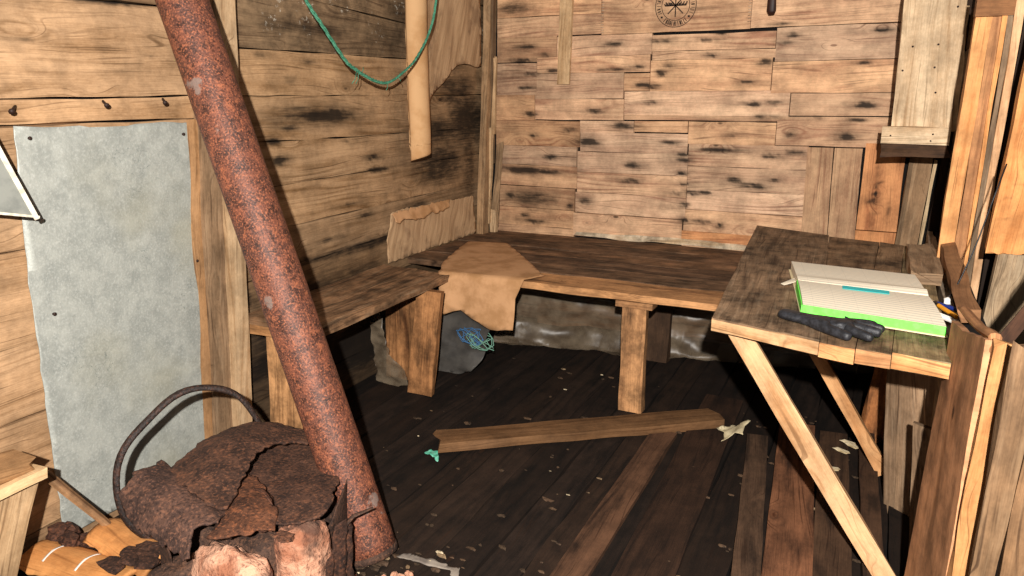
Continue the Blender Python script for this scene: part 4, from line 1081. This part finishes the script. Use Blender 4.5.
ol = ragged([(2.82, 0), (3.35, 0), (3.30, .045), (3.05, .05), (2.9, .04), (2.82, .05)], .012, .015, 15)
sheet('torn_lip', M['card'], ol, lambda y, s: V((-2.04 + .5 * s, y, .746 - .9 * s * (1 + .5 * nz(V((y * 20, s * 9, 3)))))), .0015, .015, lp)

# ------------------------------------------------------------------ green rope hanging in a loop
rp = [(2.05, 1.80), (2.171, 1.622), (2.252, 1.538), (2.372, 1.419), (2.44, 1.383), (2.492, 1.362), (2.56, 1.342), (2.625, 1.335), (2.68, 1.346), (2.736, 1.369), (2.80, 1.40), (2.856, 1.434), (2.93, 1.50), (2.986, 1.568), (3.03, 1.65), (3.07, 1.80)]
fine = []
for i in range(len(rp) - 1):
    for k in range(8):
        t = k / 8; p0, p1, p2, p3 = rp[max(i - 1, 0)], rp[i], rp[i + 1], rp[min(i + 2, len(rp) - 1)]
        q = [.5 * (2 * p1[c] + (p2[c] - p0[c]) * t + (2 * p0[c] - 5 * p1[c] + 4 * p2[c] - p3[c]) * t * t + (3 * p1[c] - p0[c] - 3 * p2[c] + p3[c]) * t ** 3) for c in (0, 1)]
        fine.append(q)
mb = MB()
for ph in (0, 2.09, 4.19):
    tube(mb, [V((-1.90 + .0035 * math.cos(i * .9 + ph), y + .0025 * math.sin(i * .9 + ph), z + .0035 * math.sin(i * .9 + ph))) for i, (y, z) in enumerate(fine)], .0036, 6)
M['rope'] = plain('green_rope', '#3a775d', .8, '#5a9a7c', 80)
rope = tag(mb.build('green_rope', M['rope'], None, True), 'green twisted rope hanging in a slack loop before the left wall', 'rope')
for i, (y, z, dy, dz) in enumerate(((2.45, 1.375, -.02, -.045), (2.44, 1.38, -.035, -.05), (2.64, 1.335, -.01, -.03), (2.47, 1.37, .012, .025), (2.72, 1.36, .02, -.02))):
    mb = MB(); tube(mb, [(-1.90, y, z), (-1.895, y + dy * .5, z + dz * .6), (-1.90, y + dy, z + dz)], .0016, 5)
    mb.build('frayed_strand', M['rope'], rope, True)

# ------------------------------------------------------------------ things on the back wall
tag(one_board('hanging_batten', M['pale'], (-1.573, 3.782, 1.333), (-1.556, 3.782, 2.0), (.069, 0, 0), (0, -.018, 0), None, nu=16, nv=3, wob=.002, tone=(.86, .72, .56)), 'short pale upright batten nailed high on the back wall near the corner', 'batten')
mb = MB(); tube(mb, [(-.53, 3.775, 1.90), (-.535, 3.770, 1.76), (-.538, 3.765, 1.70), (-.537, 3.765, 1.65), (-.536, 3.768, 1.632)], [.02, .021, .019, .021, .012], 10, flat=.4, up=(0, 1, 0))
tag(mb.build('leather_strap', plain('dark_leather', '#2a1610', .5, '#3a2017', 30), None, True), 'dark strap end hanging on the back wall right of the emblem', 'strap')

pb = thing('pale_board', 'broad pale weathered board standing out before the right end of the back wall', 'board', (.13, 3.42, 1.14))
one_board('board_face', M['pale'], (.120, 3.43, 1.125), (.106, 3.43, 2.1), (.208, 0, 0), (0, -.025, 0), pb, nu=30, nv=6, wob=.005, tone=(1.0, .92, .82))
one_board('torn_edge_strip', M['pale'], (.226, 3.435, 1.14), (.212, 3.435, 1.60), (.024, 0, 0), (0, -.012, 0), pb, nu=30, nv=1, wob=.010, tone=(.9, .78, .64), rag=.02)
one_board('side_rail', M['char'], (.19, 3.61, 1.6), (.18, 3.61, 2.1), (.03, 0, 0), (0, -.33, 0), pb, nu=6, wob=.002)
for x, z in ((.055, 1.46), (.142, 1.465), (.140, 1.38), (.155, 1.285), (.19, 1.60), (.03, 1.37)):
    mb = MB(); tube(mb, [(x, 3.42, z), (x, 3.415, z)], .004, 8); mb.build('nail', M['nail'], pb, True)
bk = thing('wall_bracket', 'pale batten over a charred wood block, below the broad pale board', 'bracket', (.115, 3.5, 1.04))
one_board('batten', M['pale'], (-.017, 3.405, 1.120), (.225, 3.405, 1.118), (0, 0, .068), (0, -.022, 0), bk, nu=14, nv=3, wob=.002, tone=(1.02, .95, .86))
one_board('charred_block', M['char'], (-.014, 3.60, 1.060), (.228, 3.60, 1.058), (0, 0, .050), (0, -.40, 0), bk, nu=16, nv=3, wob=.007, tone=(1.7, 1.45, 1.2), rag=.02)
for x, z in ((.016, 1.118), (.165, 1.126), (.16, 1.10)):
    mb = MB(); tube(mb, [(x, 3.395, z), (x, 3.391, z)], .0035, 8); mb.build('nail', M['nail'], bk, True)

# ------------------------------------------------------------------ right foreground
up = thing('upright_board', 'broad brown board standing on edge at the right, its cut edge bright', 'board', (.2, 1.76, 0))
ub_ol = ragged([(-.01, .0), (-.01, .315), (.835, .318), (.79, .12), (.778, .0)], .003, .03, 3)
sheet('board_face', M['ply'], ub_ol, lambda v, u: V((.172 + .155 * u + .020 * (v / .78) * (1 - u / .315) + .003 * nz(V((u * 9, v * 4, 1))), 1.915 - u + .01 * v, v)), .014, .03, up, smooth=False, tone=(1.15, 1.02, .92))
one_board('cut_edge', M['lath'], (.2345, 1.592, -.01), (.2435, 1.585, .835), (.037, .004, 0), (0, -.03, 0), up, nu=24, nv=2, wob=.003, tone=(.66, .47, .29), rag=.015)
mb = MB(); tube(mb, [(.2045, 1.985, .794), (.209, 1.94, .802), (.217, 1.86, .803), (.224, 1.76, .812), (.229, 1.68, .826), (.232, 1.625, .835), (.231, 1.60, .812)], [.006, .011, .012, .011, .013, .012, .007], 8, flat=.8, tone=(1.25, 1.1, .95))
tag(mb.build('curled_splinter', M['brown'], None, False), 'curled strip of split wood along the top of the brown upright board', 'wood strip')
for i, (x, w, t, zt_, lb) in enumerate(((.266, .046, (.86, .74, .60), .86, 'weathered upright board right beside the bright cut edge'), (.314, .046, (1.0, .82, .64), .93, 'weathered upright board filling the lower right corner of the picture'))):
    tag(one_board('side_board', M['grey'], (x - .008, 1.515, -.01), (x, 1.515, zt_), (w, .006, 0), (0, -.025, 0), None, nu=22, nv=3, wob=.003, tone=(t[0] * .62, t[1] * .56, t[2] * .52), rag=.03), lb, 'board', 'weathered boards at the right edge')
ol = ragged([(.0, .0), (.16, .05), (.16, .30), (.10, .20), (.03, .09)], .004, .02, 33)
tag(sheet('pale_plywood_piece', M['pale'], ol, lambda u, v: V((.268 + u * .95, 1.56 - u * .2, .83 + v)), .006, .03, tone=(1.0, .9, .78)), 'pale three cornered board piece at the right edge, above the weathered boards', 'board')
one = one_board('brown_strip', M['char'], (.262, 1.75, .79), (.36, 1.72, 1.02), (.022, 0, -.012), (0, -.02, 0), None, nu=12, wob=.004, tone=(1.0, .75, .65), rag=.02)
tag(one, 'dark reddish brown strip slanting behind the pale piece at the right', 'wood strip')

# ------------------------------------------------------------------ loose things on the floor
tag(one_board('loose_plank', M['left'], (-1.385, 2.135, .028), (-.485, 2.79, .030), (-.068, .092, 0), (0, 0, .036), None, nu=30, nv=4, wob=.004, tone=(.36, .29, .235), rag=.04), 'loose weathered plank lying aslant on the floor before the platform leg', 'plank')
ol = ragged([(-.07, 0), (-.04, .03), (-.02, .055), (0, .035), (.05, .06), (.035, .01), (.04, -.05), (.005, -.03), (-.03, -.075), (-.035, -.02)], .006, .012, 3)
tag(sheet('crumpled_paper', plain('pale_paper', '#d8c9a4', .8, '#bfae88', 14), ol, lambda u, v: V((-.395 + u, 2.70 + v * 1.2, .035 + .03 * abs(nz(V((u * 16, v * 16, 1)))) + .015 * math.sin(u * 40))), .0015, .012), 'crumpled pale paper scrap lying at the right end of the loose plank', 'paper')
ol = ragged([(-.05, -.01), (0, -.022), (.05, -.045), (.02, .0), (.0, .02), (-.04, .02)], .007, .01, 3)
tag(sheet('green_scrap', plain('green_plastic', '#4fa88c', .5, '#86cdb4', 60), ol, lambda u, v: V((-1.355 + u * .8, 2.07 + v, .012 + .012 * abs(nz(V((u * 30, v * 30, 2)))))), .0012, .01), 'small green plastic shred on the dark floor near the plank', 'plastic scrap')
ol = ragged([(-.10, -.01), (0, -.02), (.09, -.02), (.12, -.06), (.14, -.05), (.11, .0), (0, .01), (-.09, .012)], .006, .012, 7)
tag(sheet('cloth_strip', plain('grey_cloth', '#8b8074', .9, '#6a6058', 20), ol, lambda u, v: V((-1.03 + u * .9, 1.515 + u * .1 + v, .014 + .012 * abs(nz(V((u * 14, v * 14, 2)))))), .002, .012), 'dirty grey cloth strip on the floor at the foot of the stovepipe', 'cloth')
# pale chips
chip_labels = [(-.02, 2.72, 'pale wood chip by the wall, under the table'), (.0, 2.80, None), (-.045, 2.56, None), (-.04, 2.50, None), (.012, 2.78, None), (-.03, 2.42, None)]
proto = None
for i, (x, y, _) in enumerate(chip_labels):
    if proto is None:
        mb = MB(); rock(mb, (0, 0, .004), (.026, .010, .005), 4, 2, .5); proto = mb.build('wood_chip', plain('chip', '#cdbd9c', .8, '#a8936c', 30)); o = proto
    else:
        o = proto.copy(); COL.objects.link(o)
    o.location = (x, y, .022); o.rotation_euler = (0, 0, random.uniform(-.6, .6))
    tag(o, 'small pale wood chip on the dark floor boards under the table', 'wood chip', 'pale chips under the table')
# dirt, crumbs and splinters
mb = MB(); rr = random.Random(5)
for i in range(260):
    x, y = rr.uniform(-1.75, .1), rr.uniform(1.3, 3.1)
    if rr.random() < .35: x, y = rr.gauss(-1.12, .10), rr.gauss(1.40, .09)
    s = rr.uniform(.002, .007) * (1.5 if rr.random() < .1 else 1)
    t = rr.choice([(.5, .4, .3), (.25, .18, .12), (.12, .08, .06), (.18, .12, .09), (1.2, 1.15, 1.0)] if rr.random() < .28 else [(.15, .1, .07), (.1, .07, .05)])
    rock(mb, (x, y, .010 + s * .3), (s * rr.uniform(1, 3), s, s * .7), i * .77, 1, .4, tone=t)
tag(mb.build('floor_debris', rust('debris_mix', '#a39580', '#b8aa94', '#cfc3ae', bump=.1), None, False), 'dirt crumbs and splinters scattered over the dark floor', 'debris', None, 'stuff')

mb = MB()
for i in range(26):
    a = rr.random() * 6.28; d = rr.random() ** .5
    rock(mb, (-1.06 + .16 * d * math.cos(a), 1.335 + .10 * d * math.sin(a), .008 + .02 * rr.random()), (rr.uniform(.006, .014), rr.uniform(.006, .012), rr.uniform(.004, .010)), i * 1.7, 2, .5, tone=rr.choice([(1.3, 1.2, .9), (.7, .5, .4), (.45, .3, .25), (.9, .7, .6)]))
tag(mb.build('stove_rubble', M['clay'], None, False), 'clay crumbs and rubble between the stove and the stovepipe foot', 'rubble', None, 'stuff')

# ------------------------------------------------------------------ plastic sheets under the platform
def plastic(name, col, tr, rough):
    k = N(name); o = k.objco(); n1 = k.noise(o, 12, 5, .6)
    k.t.links.new(k.mix(k.step(n1, .35, .65), lin(col[0]), lin(col[1])), k.b.inputs['Base Color'])
    k.b.inputs['Roughness'].default_value = rough; k.b.inputs['Specular IOR Level'].default_value = .55
    k.bump(k.noise(o, 14, 2, .5), .25, .01)
    tr_ = k.n('ShaderNodeBsdfTransparent'); mx = k.n('ShaderNodeMixShader'); mx.inputs[0].default_value = tr
    k.t.links.new(k.b.outputs[0], mx.inputs[1]); k.t.links.new(tr_.outputs[0], mx.inputs[2]); k.t.links.new(mx.outputs[0], k.out.inputs[0])
    return k.m
M['plastic'] = plastic('dusty_clear_plastic', ('#6a5a48', '#93826c'), .66, .36)
M['plasticg'] = plastic('grey_plastic', ('#3d3a37', '#4f4b46'), .05, .45)
def fold(u, v, s=1):
    r = nz(V((u * 2.2 + v * 3, v * 5, 1))) ; q = nz(V((u * 5 - v * 7, v * 9 + u * 3, 8)))
    return (.07 * (1 - abs(r)) + .022 * (1 - abs(q) * 1.5)) * s
ol = ragged([(-1.75, .0), (-1.45, -.02), (-1.2, .0), (-1.05, -.09), (-.92, -.07), (-.8, .0), (-.5, -.02), (-.2, .0), (.12, .0), (.12, .47), (-1.75, .47)], .02, .04, 12)
def drape(u, v):
    y = 3.47 + .20 * (u + 1.2) + (.0 if v > 0 else .9 * v)
    return V((u, min(y, 3.75) - fold(u, v) - .10 * max(0, .16 - v), max(.012 + .01 * abs(nz(V((u * 20, v * 20, 0)))), v)))
tag(sheet('plastic_sheet', M['plastic'], ol, drape, .0012, .022), 'dusty clear plastic sheet hanging crumpled along the back under the platform', 'plastic sheet')
ol = ragged([(-1.93, .0), (-1.70, -.01), (-1.60, .06), (-1.56, .20), (-1.52, .30), (-1.60, .45), (-1.93, .45)], .02, .03, 19)
tag(sheet('plastic_bag', M['plasticg'], ol, lambda u, v: V((u + .03 * math.sin(v * 9), 2.86 - fold(u, v, .8) - .05 * max(0, .1 - v), max(.012, v))), .0015, .02), 'slack dark grey plastic film bunched behind the bench corner leg', 'plastic sheet')
ol = ragged([(-1.98, .02), (-1.90, .0), (-1.80, .03), (-1.82, .10), (-1.90, .16), (-1.95, .40), (-2.0, .40)], .012, .02, 23)
tag(sheet('plastic_shred', M['plastic'], ol, lambda u, v: V((u + .01, 2.58 - fold(u * 2, v * 2, .5), max(.012, v))), .0012, .014), 'clear plastic shred caught on the slats beside the bench corner leg', 'plastic sheet')
tag(one_board('low_beam', M['char'], (-1.62, 3.58, .135), (.1, 3.765, .125), (0, 0, .15), (0, -.05, 0), None, nu=24, nv=3, wob=.008, tone=(4.2, 3.3, 2.5)), 'weathered squared beam lying behind the clear plastic under the platform', 'beam')
for i, (c1, lab) in enumerate((('#3f6a94', 'tangled blue twine under the hanging cardboard'), ('#6f9a86', 'tangled pale green twine under the hanging cardboard'))):
    mb = MB(); r2 = random.Random(20 + i)
    cc = V((-1.60 + .05 * i, 2.80, .215 - .02 * i)); pts = []
    for k in range(46):
        t = k * .62
        pts.append(cc + V((.055 * math.sin(t * 1.1 + i) + .012 * r2.uniform(-1, 1), -.02 - .02 * math.cos(t * .7), .035 * math.cos(t * 1.37 + i) + .008 * r2.uniform(-1, 1))))
    tube(mb, pts, .0020, 5)
    tag(mb.build('twine', plain('twine_%d' % i, c1, .6), None, True), lab, 'twine')
